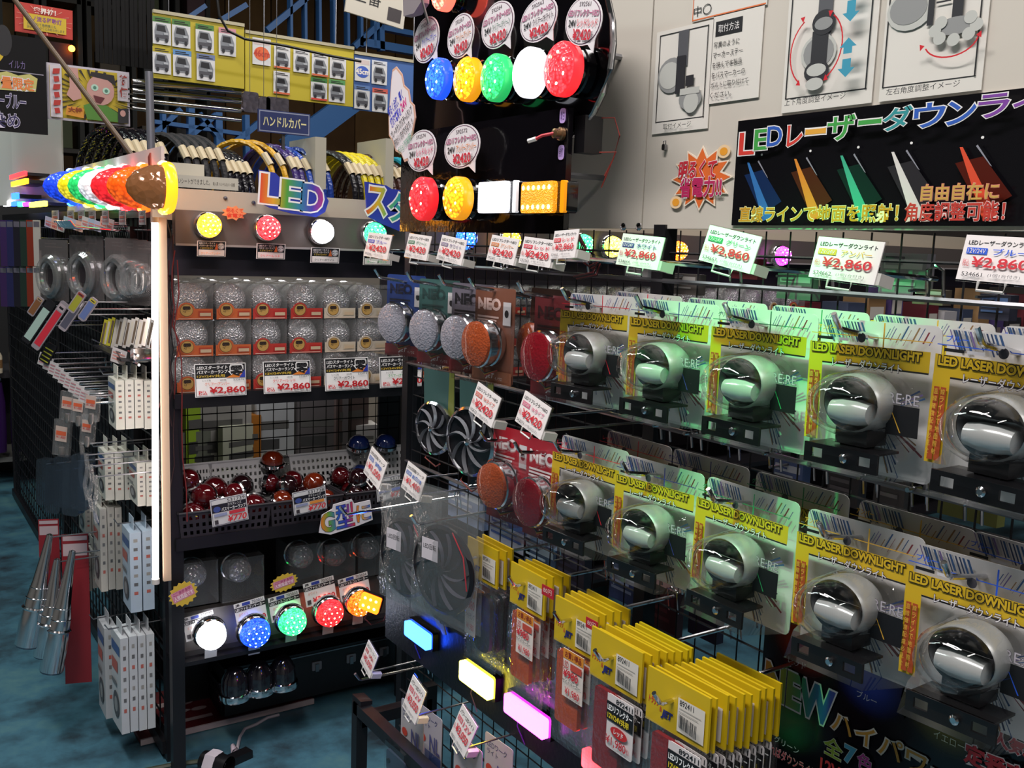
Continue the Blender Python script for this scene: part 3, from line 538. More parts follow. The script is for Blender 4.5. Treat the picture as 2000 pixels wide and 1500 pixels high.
for px, py, w, h, num, nm, nc, ry, pr in ((738, 480, 46, 48, '592566', 'ブルー', '#5a5ac0', .05, '2420'), (816, 482, 44, 48, '592565', 'グリーン', '#4a8a6a', .06, '2420'), (882, 488, 50, 50, '592563', 'ホワイト', '#8a7a9a', .1, '2420'), (982, 488, 54, 52, '592562', 'アンバー', '#d8803a', .08, '2420'), (1049, 492, 62, 54, '592561', 'レッド', '#e02a4a', .06, '2420'), (1103, 477, 48, 56, '534665', 'レッド', '#e02a3a', -.06, '2,860')):
    price_tag(px, py, w, h, .98, {'592566': 'white price tag with blue colour line in front of the green starlight lamp', '592565': 'white price tag with green colour line above the blue-card pack', '592563': 'white price tag with lilac colour line beside the lit blue starlight lamp', '592562': 'white price tag with orange colour line above the brown-card pack', '592561': 'white price tag with crimson colour line above the dark red card', '534665': 'white laser downlight price tag with red colour line under the glossy board corner'}[num], 'LEDリフレクターNEO' if pr == '2420' else 'LEDレーザーダウンライト', nm, pr, num, TAGP, C(nc), ry=ry)
for y in (2.0, 1.86, 1.70, 1.54, 1.42): hook(y, 1.528, .23, 'chrome rod holding a price tag over the reflector packs', 'chrome tag rods over the reflector packs', tip=False, rise=.02)
price_tag(947, 790, 56, 60, .93, 'white price tag hanging over the chrome turbine lamps', 'LEDリフレクターNEO', 'Wタイプ', '2420', '592572', TAGP, C('#d86a5a'), ry=.22, rod=True)
price_tag(1041, 810, 62, 64, .93, 'white price tag hanging over the red-card packs of the second row', 'LEDリフレクターNEO', 'Wタイプ', '2420', '592571', TAGP, C('#d86a8a'), ry=.22, rod=True)
price_tag(733, 914, 46, 54, 1.0, 'white price tag reading 1,050 beside the white baskets', 'LED回転マーク', '青', '1,050', '531050', TAGP, C('#5a7ac0'), ry=.25, rod=True)
price_tag(808, 940, 46, 54, .98, 'white price tag reading 1,400 over the bagged turbine lamps', 'LED回転マーク', '白', '1,400', '531400', TAGP, C('#5a7ac0'), ry=.15, rod=True)
# ---------------------------------------------------------------- turbine marker lamps
def turbine(name, label, c, r, blades, mats, bag=None, card_c=None, rz=0.0, rx=0.0):
    t = thing(name, label, 'lamp', side(c, rx, 0, rz))
    MB().lathe([(r*.96, -.004), (r, 0), (r*1.0, .006), (r*.92, .010), (r*.9, .004)], mats[0], 36).obj('rim', t)
    MB().lathe([(r*.92, .002), (0, .003)], mats[1], 30).obj('dish', t)
    bl = MB()
    for k in range(blades):
        a0 = 2*PI*k/blades; P = []
        for i in range(7):
            q = i/6; rr = r*(.10+.78*q); a = a0+.75*q; wv = (.05+.34*math.sin(PI*min(q*.85+.12, 1)))*2.2/blades*1.6
            P.append(((rr*math.cos(a-wv/2), rr*math.sin(a-wv/2)), (rr*math.cos(a+wv/2), rr*math.sin(a+wv/2))))
        vs = []; fs = []
        for (p, q_) in P: vs += [(p[0], -.006, p[1]), ((p[0]+q_[0])/2, -.0135, (p[1]+q_[1])/2), (q_[0], -.005, q_[1])]
        for i in range(6): fs += [(3*i, 3*i+1, 3*i+4, 3*i+3), (3*i+1, 3*i+2, 3*i+5, 3*i+4)]
        b1 = MB().add(vs, fs, mats[2]); b1.obj('blade', t)
    MB().lathe([(r*.12, .008), (r*.1, .014), (0, .016)], mats[0], 14).obj('hub', t)
    if card_c:
        MB().prism([(-.05, .02), (.05, .02), (.045, .125), (-.055, .125)], .012, .014, C(card_c)).prism([(.03, .02), (.05, .02), (.047, .125), (.032, .125)], .010, .0115, C('#6a7030')).obj('card', t, None, False)
        MB().tube([(-.02, .01, -r*.8), (-.03, .0, -r*1.2), (-.005, .01, -r*1.5), (.02, 0, -r*1.3)], .0016, C('#7a3028')).obj('wire', t)
    if bag:
        w, h, dx, dz = bag
        vs = []; fs = []; n = 8
        for j in range(n+1):
            for i in range(5):
                u = i/4-.5; v = j/n; vs.append((dx+w*u, -.022*math.sin(PI*(i/4))*(1-abs(2*v-1)**4)-.002+.003*math.sin(7*u+9*v), dz+h*(v-.5)))
        for j in range(n):
            for i in range(4): fs.append((j*5+i, j*5+i+1, j*5+i+6, j*5+i+5))
        o = len(vs); b = MB().add(vs, fs, MILK); b.add([(x, .012, z) for x, y, z in vs], fs, MILK); b.obj('bag', t)
        MB().box((-.02, -.024, r*.45), (.05, .0006, .045), C('#cfc6cc')).text('LED回転', -.04, r*.45, 0, r*.45+.012, -.0246, BLK).obj('bag_label', t, None, False)
        MB().tube([(r*.4, -.015, r*.95), (r*.8, -.018, r*.5), (r*.9, -.015, -.02)], .0014, C('#a0303a')).obj('wire', t)
    return t
DKC = mat('#a4a6ac', .3, .6, key='dark_chrome'); BLADE = mat('#c4c6cb', .2, .9, key='blade_chrome'); DISHK = mat('#1c1b20', .35, .3, key='dish_dark'); BBL = mat('#5a5864', .28, .35, key='blade_black')
for px, py, hp, lab in ((849, 836, 52, 'chrome turbine marker lamp on a dark green card, far one of the hanging two'), (921, 862, 68, 'chrome turbine marker lamp on a dark green card, under the white tag')):
    p = on_x(px, py, 1.03); turbine('turbine_lamp', lab, p, span(p, (0, 0, 1), hp), 8, (CHROME, DISHK, DKC), card_c='#33524f', rz=.2)
for px, py, hp, lab, rz in ((796, 1088, 76, 'black turbine lamp in a milky bag hung next to the price tag 1,400', .2), (868, 1112, 86, 'black turbine lamp in a milky bag with a white label and loose red wire', .2)):
    p = on_x(px, py, .98); r = span(p, (0, 0, 1), hp); turbine('turbine_lamp', lab, p, r, 10, (DISHK, mat('#141318', .4), BBL), bag=(r*2.15, r*3.0, 0, r*.25), rz=rz)
hook(2.03, .93, .30, 'chrome hook carrying the black turbine lamp bags', 'chrome hooks of the lower rows', rise=-.03); hook(1.72, .985, .28, 'chrome hook carrying the black turbine lamp bags', 'chrome hooks of the lower rows', rise=-.03)
# ---------------------------------------------------------------- packs with yellow headers
YEL = mat('#c9a914', .4, key='header_yellow')
def ypack_parts(kind):
    w = .122 if kind == 'red' else .115
    hd = MB().box((0, 0, -.0375), (w, .004, .075), YEL); hd.prism([(-w/2, -.075), (w/2, -.075), (w/2, -.079), (-w/2, -.080)], -.002, .002, YEL)
    pr = sheet_print([('t', 'トラック', .04, .30, .22, .46, C('#c0282c'), {'bold': .03, 'italic': .2}), ('t', '&', .23, .24, .27, .34, C('#c0282c')), ('t', 'JET', .26, .12, .46, .32, C('#22246a'), {'bold': .06, 'italic': .25}), ('r', .53, .06, .95, .72, C('#d8d0c6')), ('t', '892411', .56, .58, .78, .69, BLK)] + [('r', .56, .52, .90, .53, C('#8a8480')), ('r', .56, .46, .86, .47, C('#8a8480'))] + barcode(.57, .16, .90, .42, BLK, 16), w, .075, -.002)
    bag = MB(); n = 6; vs = []; fs = []
    for s in (-1, 1):
        o = len(vs)
        for j in range(n+1):
            for i in range(5):
                u = i/4-.5; v = j/n; vs.append((w*u, s*(.003+.009*math.sin(PI*i/4)*math.sin(PI*(.15+.8*v))), -.075-.185*v))
        for j in range(n):
            for i in range(4): fs.append((o+j*5+i, o+j*5+i+1, o+j*5+i+6, o+j*5+i+5))
    bag.add(vs, fs, BAG)
    pc = C('#7a1018' if kind == 'red' else ('#b8561c' if kind == 'orange' else '#2a2428'), .25)
    core = MB().rbox((-.012, 0, -.155), (.062, .009, .13), .006, mat('#8a0814' if kind == 'red' else '#c04a0c', .25, spec=.3, bump=('n', 240, .3), key='reflector_'+kind)) if kind != 'dark' else MB().rbox((.01, 0, -.165), (.06, .008, .12), .02, mat('#2a2226', .3))
    if kind == 'red':
        lab = sheet_print([('r', 0, .86, 1, 1, C('#d8d0d0')), ('t', '892411', .34, .88, .96, .97, BLK, {'bold': .02}), ('r', 0, .52, 1, .86, C('#141216')), ('t', 'LEDリフレクター', .04, .70, .96, .83, C('#f0f0f0'), {'bold': .03}), ('t', '12V/24V共用', .06, .55, .86, .68, C('#e0c828'), {'bold': .03}), ('c', .52, .38, .32, .10, C('#c0282c')), ('t', 'レッド', .34, .33, .70, .43, C('#f0e8e8'), {'bold': .02}), ('t', '¥1,980', .05, .08, .82, .26, C('#c02030'), {'bold': .01}), ('t', '税込', .85, .12, .96, .22, C('#c02030'))], .062, .088, 0)
        lm = (.030, -.0125, -.128); base = MB().rbox((.030, -.0118, -.128), (.062, .001, .088), .005, C('#d8d0d0'))
    elif kind == 'orange':
        lab = sheet_print([('r', 0, .80, 1, 1, C('#d88a2a')), ('t', 'お買い得品', .1, .83, .9, .97, C('#8a2a1a'), {'bold': .02}), ('t', 'LED', .04, .62, .30, .76, C('#c0202c')), ('r', .4, .62, .95, .76, C('#c04a3a')), ('t', '¥980', .06, .42, .80, .60, C('#d02030'), {'bold': .02}), ('t', 'サイドマーカー', .06, .30, .94, .39, BLK), ('t', '¥1,980', .2, .06, .9, .24, C('#d02030'), {'bold': .01})], .055, .085, 0)
        lm = (.012, -.0125, -.12); base = MB().box((.012, -.0118, -.12), (.055, .001, .085), C('#e0d4cc'))
    else:
        lab = sheet_print([('t', '¥980', .06, .55, .9, .75, C('#d02030'), {'bold': .02}), ('t', 'サイドランプ', .06, .35, .94, .48, BLK), ('t', '¥1,980', .2, .1, .9, .26, C('#d02030')), ('r', 0, .82, 1, 1, C('#d88a2a'))], .04, .10, 0)
        lm = (-.022, -.0125, -.15); base = MB().box((-.022, -.0118, -.15), (.04, .001, .10), C('#d8ccc8'))
    return dict(header=hd.mesh('header', False), print=pr.mesh('print', False), bag=bag.mesh('bag'), reflector=core.mesh('reflector'), price_label=base.mesh('price_label', False), lettering=(lab.mesh('lettering', False), lm))
YP = {k: ypack_parts(k) for k in ('red', 'orange', 'dark')}
def ypack(kind, y, z, X, label, group, full=True, ry=0.0, rz=0.0):
    d = YP[kind]; t = thing('carded_pack', label, 'lamp pack', side((X, y, z), 0, ry, rz), group)
    h = put('header', d['header'], t); put('print', d['print'], h, Matrix.Translation((0, 0, -.0375))); put('bag', d['bag'], t); put('reflector', d['reflector'], t)
    l = put('price_label', d['price_label'], t)
    put('lettering', d['lettering'][0], l, Matrix.Translation(d['lettering'][1])); return t
ZY = .955
for (tl, n, kind, nm, step) in (((916, 1046), 3, 'dark', 'hook beside the milky bags', .016), ((1000, 1096), 4, 'orange', 'second hook of yellow headers', .016), ((1086, 1160), 5, 'orange', 'third hook of yellow headers', .016), ((1160, 1226), 8, 'red', 'fourth hook of yellow headers', .0125), ((1270, 1302), 10, 'red', 'hook next to the NEW poster', .0135)):
    q = on_z(tl[0], tl[1], ZY); w = .122 if kind == 'red' else .115; yc = q.y-w/2
    for k in range(n):
        ypack(kind, yc-.002*k+rnd.uniform(-.004, .004), ZY+rnd.uniform(-.003, .003), q.x+k*step, '%s yellow-header reflector pack on the %s' % ('front' if k == 0 else 'rearward', nm), 'yellow-header packs on the '+nm, rz=rnd.uniform(-.03, .03))
    hook(yc+.01, ZY-.03, MESHX-q.x+.02, 'chrome hook through yellow headers, %s' % nm, 'chrome hooks through yellow headers', rise=.0)
    if kind != 'dark': fit_card('price_flag', 'red pennant with white lettering tucked in the %s' % nm, 'sign', on_x(tl[0]+70 if kind == 'orange' else tl[0]+90, tl[1]+(60 if kind == 'orange' else -10), q.x-.02), 26, 20, [('t', '80円', .15, .3, .85, .8, C('#e8c8c0'))], base=C('#b01c2c')) if kind == 'orange' else None
# bare hook ends along the grid
for i, y in enumerate((1.30, 1.22, 1.13, 1.04, .95, .86, .78, .70)):
    for z in (1.238, .965): hook(y, z, .03, 'empty chrome hook bracket clipped on the grid', 'empty chrome hook brackets', tip=False, rise=0.0)
for y in (1.9, 1.75, 1.6, 1.45): hook(y, .99, .05, 'empty chrome hook bracket clipped on the grid', 'empty chrome hook brackets', tip=False, rise=0.0)
# ---------------------------------------------------------------- black bar with lit LED bars, NEW poster and lower stand
PX_ = 1.075
pl = thing('light_bar_panel', 'black metal panel carrying blue, yellow and magenta lit LED bars', 'display panel', side((PX_, 1.5, .655)))
MB().box((-.0, .006, -.02), (1.26, .012, .16), mat('#141117', .32, .3, bump=('n', 90, .15), key='bar_panel')).obj('plate', pl, None, False)
MB().box((0, -.012, .062), (1.26, .03, .006), BLKM).obj('ledge', pl, None, False)
for k in range(6): MB().lathe([(.008, 0), (.008, .003), (.004, .006), (0, .006)], STEEL, 10).obj('screw', pl, Mx((-.52+.2*k, -.001, .045)))
for s in (-.5, .5): MB().box((s, .075, .0), (.03, .14, .03), BLKM).obj('bracket', pl, None, False)
for px, py, w, h, c, st, nm in ((816, 1240, 44, 46, 'blue', 20, 'blue'), (930, 1327, 58, 62, 'yellow', 20, 'yellow'), (1027, 1397, 78, 60, 'magenta', 17, 'magenta'), (1172, 1498, 62, 60, 'red', 12, 'red')):
    p = on_x(px, py, PX_-.02); W_ = span(p, (0, -1, 0), math.hypot(w, w*.72)*1.0); H_ = span(p, (0, 0, 1), h*.62)
    t = thing('led_bar', '%s lit rectangular LED bar on the black panel' % nm, 'lamp', side((PX_, p.y, p.z)))
    MB().rbox((0, -.007, 0), (W_*1.1, .014, H_*1.3), .006, BLACK).obj('housing', t)
    MB().rbox((0, -.020, 0), (W_, .014, H_), .005, mat(LIT[c][0], .3, emit=st, ecol=LIT[c][1], key=('bar', c))).obj('lens', t)
    MB().tube([(-W_*.3, -.004, -H_*.5), (-W_*.35, -.006, -H_*1.2), (-W_*.2, .0, -H_*2.0)], .0015, mat('#4a3a6a', .4)).obj('wire', t)
p = on_x(724, 1177, 1.10); t = thing('led_bar', 'orange lit square LED lamp turned out at the end of the black panel', 'lamp', Mx(p, SIDE+.75, 0, .25))
MB().rbox((0, .007, 0), (.06, .014, .05), .006, BLACK).obj('housing', t); MB().rbox((0, -.004, 0), (.056, .008, .046), .004, mat('#ff7a14', .3, emit=5, ecol='#ff5a10')).obj('lens', t)
b = MB(); dm = mat('#ffffff', .3, emit=12, ecol='#ffe060')
for i in (-1, 0, 1):
    for j in (-1, 1): b.lathe([(.004, .008), (0, .0105)], dm, 8, c=(.016*i, 0, .011*j))
b.obj('led_cluster', t); MB().tube([(0, .01, -.02), (-.01, .02, -.06), (.01, .03, -.075), (.04, .03, -.05), (.05, .02, .03)], .002, C('#6a3038')).obj('wire', t)
peg(t, .12, (0, .01, 0), .004)
# ribbons and bow on the panel
p = on_x(862, 1222, PX_-.005); tag(MB().prism([(-.03, .012), (-.01, .016), (0, .006), (.014, .008), (.026, -.012), (.012, -.016), (0, -.006), (-.016, -.004)], -.003, 0, mat('#b8b4b4', .2, .6)).obj('emblem', None, side(p), False), 'small chrome bow-tie emblem on the black panel', 'emblem')
# NEW poster
NPX = 1.19
a = on_x(1497, 1195, NPX); z0 = a.z; wN, hN = .62, .40
RBW = rainbow_mat('rainbow_new', ['#d8732c', '#a8b43a', '#3f9c6a', '#3a6ab8', '#5a3a9a', '#b83a7a'], 0, -.31, -.1)
def blur_spot(key, col):
    if key in MATS: return MATS[key]
    m = bpy.data.materials.new(key); m.use_nodes = True; n = m.node_tree; b_ = n.nodes['Principled BSDF']; b_.inputs['Roughness'].default_value = .25
    tc = n.nodes.new('ShaderNodeTexCoord'); mp = n.nodes.new('ShaderNodeMapping'); g = n.nodes.new('ShaderNodeTexGradient'); g.gradient_type = 'SPHERICAL'; mp.inputs['Scale'].default_value = (1/.07, 1, 1/.06)
    r = n.nodes.new('ShaderNodeValToRGB'); r.color_ramp.elements[0].color = lin('#0d0c12'); r.color_ramp.elements[1].color = lin(col); r.color_ramp.elements[1].position = 1.0; r.color_ramp.interpolation = 'EASE'
    n.links.new(tc.outputs['Object'], mp.inputs[0]); n.links.new(mp.outputs[0], g.inputs[0]); n.links.new(g.outputs[1], r.inputs[0]); n.links.new(r.outputs[0], b_.inputs['Base Color']); MATS[key] = m; return m
T = side((NPX, a.y-wN/2, z0-hN/2))
def NP(x0, y0, x1, y1):
    p_, q_, d_ = on_x(x0, y0, NPX), on_x(x1, (y0+y1)/2+(x1-x0)*.3, NPX), on_x(x0, y1, NPX); return ((a.y-p_.y)/wN, 1-(z0-d_.z)/hN, (a.y-q_.y)/wN, 1-(z0-p_.z)/hN)
OUTW = {'out': C('#d8d0c4'), 'ow': .06, 'bold': .01}
els = [('t', 'レッド', *NP(1541, 1281, 1575, 1294), C('#d8b8b8')), ('t', 'ブルー', *NP(1675, 1346, 1714, 1360), C('#c8ccd8')), ('t', 'イエロー', *NP(1826, 1424, 1886, 1440), C('#d8d8b8')), ('t', 'グリーン', *NP(1515, 1434, 1563, 1448), C('#b8d8c8')),
       ('t', 'NEW', *NP(1499, 1288, 1634, 1358), RBW, {'out': C('#e8e8e8'), 'ow': .04, 'bold': .05}), ('t', 'ハイパワー', *NP(1630, 1384, 1872, 1424), C('#c8923a'), OUTW),
       ('t', '全', *NP(1614, 1432, 1650, 1470), C('#8aa83a'), {'bold': .02, 'out': C('#d8d8d0'), 'ow': .02}), ('t', '7', *NP(1654, 1450, 1676, 1486), C('#4a9ab8'), {'bold': .04, 'out': C('#d8d8d0'), 'ow': .02}), ('t', '色', *NP(1680, 1464, 1710, 1498), C('#a83a8a'), {'bold': .02, 'out': C('#d8d8d0'), 'ow': .02}),
       ('t', '12V/24V', *NP(1608, 1476, 1700, 1502), C('#c03a3a'), {'bold': .03}), ('t', '照射すればダウンライト', *NP(1478, 1432, 1600, 1452), C('#a82a34'), {'out': C('#d0b8b8'), 'ow': .03}),
       ('t', '人気', *NP(1946, 1420, 2010, 1452), C('#c0303a'), {'out': C('#e8d8d8'), 'ow': .05, 'bold': .04}), ('t', '定番商品', *NP(1892, 1444, 2060, 1486), C('#c0303a'), {'out': C('#e8d8d8'), 'ow': .05, 'bold': .04})]
SPOTS = [NP(x, y, x, y)[:2] for x, y in ((1572, 1256), (1700, 1330), (1850, 1402), (1542, 1402))]
po = card('poster', 'dark NEW poster with rainbow letters and blurred coloured light spots hung on the grid', 'poster', wN, hN, els, T, base=mat('#0d0c12', .22, key='poster_black'))
for k, ((u, v), c) in enumerate(zip(SPOTS, ('#c03a1c', '#3a50b0', '#8a7a1c', '#2a8a4a'))):
    MB().disc(0, 0, .07, .06, 0, blur_spot('spot_%d' % k, c), n=32).obj('print', po, Matrix.Translation(((u-.5)*wN, -.0008, (v-.5)*hN)), False)
# lower stand
st = thing('grid_stand', 'low black square-tube stand in front of the grid rack', 'display stand', Mx((1.0, 1.9, 0)))
q = on_x(699, 1366, 1.0)
for (x, y) in ((1.0, q.y-.012), (1.0, q.y-1.05), (1.2, q.y-.012)): MB().box((x-1.0, y-1.9, q.z/2), (.03, .03, q.z), BLKM).obj('post', st, None, False)
MB().box((0, q.y-.53-1.9, q.z-.015), (.03, 1.05, .03), BLKM).obj('rail', st, None, False); MB().box((.1, q.y-.012-1.9, q.z-.05), (.2, .03, .03), BLKM).obj('rail', st, None, False)
MB().prism([(-.012, 0), (.02, 0), (.02, .01), (-.012, .014)], -.03, .02, BLKM).obj('clip', st, Matrix.Translation((0, q.y-.012-1.9, q.z)), False)
b = MB()
for i in range(9): b.tube([(0, -.02-.05*i, .0), (0, -.02-.05*i, -.35)], .003, BLKM, 5)
for z in (0, -.1, -.2, -.3): b.tube([(0, 0, z), (0, -.95, z)], .003, BLKM, 5)
b.obj('wire_grid', st, Matrix.Translation((.12, q.y-1.9, q.z)))['kind'] = 'stuff'
price_tag(721, 1287, 38, 46, 1.0, 'white price tag reading 5,050 beside the orange square lamp', 'LEDパワーライト', '赤', '5,050', '505010', TAGP, C('#c84a4a'), ry=.3, rod=True)
price_tag(809, 1366, 44, 66, .98, 'white price tag over the work lights under the blue LED bar', 'パワーLEDライト', '12V', '3,050', '305011', TAGP, C('#d85a6a'), ry=.22, rod=True)
price_tag(905, 1427, 54, 66, .97, 'white price tag over the work lights under the yellow LED bar', 'パワーLEDライト', '12V', '3,050', '305012', TAGP, C('#d85a6a'), ry=.3, rod=True)
def bracket_pack(px, py, X, label):
    p = on_x(px, py, X); t = thing('bracket_pack', label, 'lamp pack', side(p, 0, 0, .05))
    MB().rbox((0, 0, -.1), (.10, .0015, .2), .006, C('#a9a4a8')).obj('card', t, None, False)
    sheet_print([('t', 'LEDワーク', .1, .86, .8, .93, C('#3a3a6a')), ('t', 'ライト', .1, .78, .5, .84, C('#3a3a6a')), ('c', .2, .62, .12, .05, C('#b03a2a')), ('r', .3, .3, 1, .5, C('#3a4a7a')), ('t', 'NL', .5, .52, .95, .72, C('#4a4a7a'), {'bold': .02})], .10, .2, -.001).obj('print', t, Matrix.Translation((0, 0, -.1)), False)
    MB().rbox((-.005, -.025, -.14), (.085, .03, .05), .006, mat('#3a4356', .35)).obj('lamp_body', t)
    for s in (-1, 1): MB().lathe([(.006, 0), (.006, .004), (0, .004)], BLACK, 10, c=(-.005+.03*s, -.04, -.14)).obj('screw', t)
    b = MB(); P = [(-.048, -.09), (.046, -.09), (.048, -.195), (-.05, -.195)]
    b.add([(x, 0, z) for x, z in P]+[(x*.93, -.046, z) for x, z in P], [(4, 5, 6, 7), (0, 1, 5, 4), (1, 2, 6, 5), (2, 3, 7, 6), (3, 0, 4, 7)], PLAST); b.obj('blister', t, None, False)
bracket_pack(806, 1378, 1.02, 'blister pack of a dark work light under the blue LED bar'); bracket_pack(842, 1390, 1.09, 'blister pack of a dark work light behind the one under the blue LED bar')
bracket_pack(915, 1448, .99, 'blister pack of a dark work light under the yellow LED bar'); bracket_pack(975, 1446, 1.08, 'blister pack of a dark work light behind the one under the yellow LED bar')
hk = on_x(692, 1330, 1.0); hook(hk.y, hk.z-.005, .2, 'chrome hook sticking out beside the low stand post', 'chrome hooks of the lower rows', rise=.02)
# packs hung on the far side of the grid
for px, py, w, h, c, c2, lab in ((1655, 940, 62, 90, '#4a4346', '#7a7074', 'grey text-backed card behind the grid beside the amber second-row pack'), (1745, 950, 62, 96, '#57504f', '#8a8280', 'taupe text-backed card behind the grid'), (1900, 960, 120, 110, '#7a7a3c', '#9a9a5a', 'olive bagged pack behind the grid'), (1545, 930, 60, 60, '#5a6a9a', '#c8ccd8', 'blue and white striped pack behind the grid'), (1590, 885, 40, 36, '#b8b4a8', '#c8b83a', 'white and yellow packet behind the grid'), (1300, 1190, 60, 90, '#4a1420', '#6a2a34', 'dark red card behind the grid beside the yellow headers'), (1380, 1200, 60, 90, '#2a1a3a', '#4a3a5a', 'dark violet card behind the grid beside the yellow headers'), (1225, 1140, 60, 70, '#2a3a6a', '#8a9ac0', 'navy card behind the grid above the yellow headers'), (1120, 1120, 60, 80, '#1e1a2a', '#3a3a5a', 'blackish blue card behind the grid'), (915, 985, 74, 70, '#8a9cc0', '#e0e4ec', 'white and blue lettered sticker behind the grid next to the milky bags'), (965, 960, 50, 62, '#2a3c9a', '#e0e4ec', 'royal blue lettered sticker behind the grid'), (1000, 1040, 90, 60, '#a8b0c4', '#3a5aa0', 'pale blue packet behind the grid under the red cards'), (1060, 1090, 70, 60, '#2a4a6a', '#a8c0d0', 'teal blue packet behind the grid under the red cards'), (1250, 520, 46, 40, '#a8a6a6', '#d4d2d2', 'pale grey card behind the grid under the white header'), (1460, 525, 56, 40, '#6a1c2a', '#a83a4a', 'crimson card behind the grid under the green tag'), (1770, 540, 90, 90, '#9a949c', '#c8c4c8', 'large pale grey box card behind the grid between two tags'), (1820, 580, 60, 30, '#7a6a5a', '#d8d0c8', 'brown card with white lettering behind the grid'), (1560, 560, 70, 50, '#6a686a', '#b0aeb0', 'mid grey card with pale stripe behind the grid'), (1340, 555, 60, 40, '#5a5450', '#a8a4a0', 'grey-brown card with pale stripe behind the grid'), (1950, 600, 60, 50, '#3a3a4a', '#6a8ac0', 'slate card behind the grid under the blue tag')):
    q = on_x(px, py, 1.275); o, w_, h_ = fit_card('far_side_pack', lab, 'pack', q, w, h, [('r', .08, .66, .92, .88, C(c2)), ('r', .08, .48, .7, .56, C(c2)), ('r', .08, .30, .8, .38, C(c2)), ('r', .12, .74, .5, .80, C(c))], base=C(c), thick=.02); peg(o, -.055, (0, 0, h_*.4))

# ---------------------------------------------------------------- shelf unit facing the camera (front plane Y = 2.70)
UY = 2.70
un = thing('shelf_unit', 'black steel shelf unit with lit lamp header and shelves of boxed lamps', 'shelf unit', Mx((1.05, UY, 0)))
def U(x, y, z): return Matrix.Translation((x-1.05, y-UY, z))
for x in (.705, 3.3, 5.3): MB().box((0, 0, .56), (.035, .03, 1.12), BLKM).obj('post', un, U(x, UY-.0, 0), False)
MB().box((0, 0, 1.57/2), (.035, .03, 1.57), BLKM).obj('post', un, U(.705, UY+.42, 0), False)
MB().box((0, 0, 1.57/2), (.05, .05, 1.57), BLKM).obj('post', un, U(1.50, UY+.12, 0), False)
for z, nm in ((1.108, 'shelf'), (.700, 'shelf')): MB().box((0, 0, 0), (4.66, .42, .018), BLKM).obj(nm, un, U(3.02, UY+.205, z), False)
MB().box((0, 0, 0), (1.0, .03, .04), BLKM).obj('shelf_lip', un, U(1.2, UY-.01, 1.10), False)
MB().box((0, 0, 0), (.8, .03, .035), BLKM).obj('shelf_lip', un, U(1.1, UY-.01, .695), False)
MB().box((0, 0, 0), (3.8, .012, 1.4), mat('#1a161c', .5)).obj('back_panel', un, U(3.42, UY+.40, .90), False)
MB().box((0, 0, 0), (.66, .012, .68), mat('#0f0d12', .5)).obj('back_panel', un, U(1.12, UY+.40, .34), False)
MB().box((0, 0, 0), (4.6, .02, .10), mat('#2a2430', .5)).obj('back_panel', un, U(3.0, UY+.06, 1.49), False)
b = MB()
for i in range(19): b.tube([(.74+i*.046, UY+.33, .71), (.74+i*.046, UY+.33, 1.10)], .0016, BLKM, 4)
for k in range(9): b.tube([(.72, UY+.33, .72+.046*k), (1.57, UY+.33, .72+.046*k)], .0018, BLKM, 4)
b.obj('wire_grid', un, Matrix.Translation((-1.05, -UY, 0)))['kind'] = 'stuff'
# header
MB().box((0, 0, 0), (4.7, .02, .085), mat('#b3a795', .5, key='unit_cream')).obj('header_panel', un, U(3.01, UY+.03, 1.632), False)
hb = MB().box((0, 0, 0), (4.60, .03, .092), mat('#6b625e', .42, .45, key='lamp_rail_metal')).obj('lamp_rail', un, U(3.01, UY-.0, 1.571), False)
MB().box((0, -.017, -.046), (4.6, .006, .006), mat('#a9a2a0', .35, .4)).obj('rail_lip', hb, None, False)
for px, py in ((495, 396), (440, 387)): MB().lathe([(.006, 0), (.005, .004), (0, .005)], STEEL, 10).obj('screw', un, un.matrix_basis.inverted() @ Matrix.Translation(on_y(px, py, UY+.02)))
# starlight bus marker lamps on the rail
def dome_lamp(label, c, r, col, s, dep=.05, face=0.0, rx=0.0, group=None, name='marker_lamp', rz=0.0, frost=False):
    t = thing(name, label, 'lamp', Mx(c, face+rz, rx), group)
    MB().lathe([(r*1.02, 0), (r*1.14, .004), (r*1.16, .014), (r*1.05, .026), (r*.98, .028)], CHROME, 28).obj('bezel', t)
    MB().lathe([(r*1.02, .022), (r, dep*.55), (r*.9, dep*.8), (r*.62, dep*1.02), (r*.3, dep*1.12), (0, dep*1.15)], facet(LIT[col][0], LIT[col][1], s, 170), 28).obj('lens', t)
    b = MB(); dm = mat('#ffffff', .3, emit=s*3.5+2, ecol=LIT[col][2], key=('ddot', col, s))
    for k, (rr, n) in enumerate(((.0, 1), (.36, 6), (.66, 10))):
        for i in range(n): a = 2*PI*i/n+k; h = dep*(1.13-.42*rr*rr); b.lathe([(r*.085, h-.003), (r*.085, h+.0005), (0, h+.002)], dm, 8, c=(rr*r*math.cos(a), 0, rr*r*math.sin(a)))
    b.obj('led_cluster', t)
    return t
STAR = [(407, 440, 'amber', 25), (523, 445, 'red', 25), (629, 453, 'white', 24), (732, 457, 'green', 24), (911, 465, 'blue', 24), (998, 470, 'amber', 22), (1141, 478, 'green', 22), (1198, 482, 'yellow', 22), (1327, 490, 'orange', 20), (1530, 500, 'magenta', 20)]
TX = {'amber': 'アンバー', 'red': 'レッド', 'white': 'ホワイト', 'green': 'グリーン', 'blue': 'ブルー', 'yellow': 'イエロー', 'orange': 'アンバー', 'magenta': 'ピンク'}
YW = C('#e8dcd8')
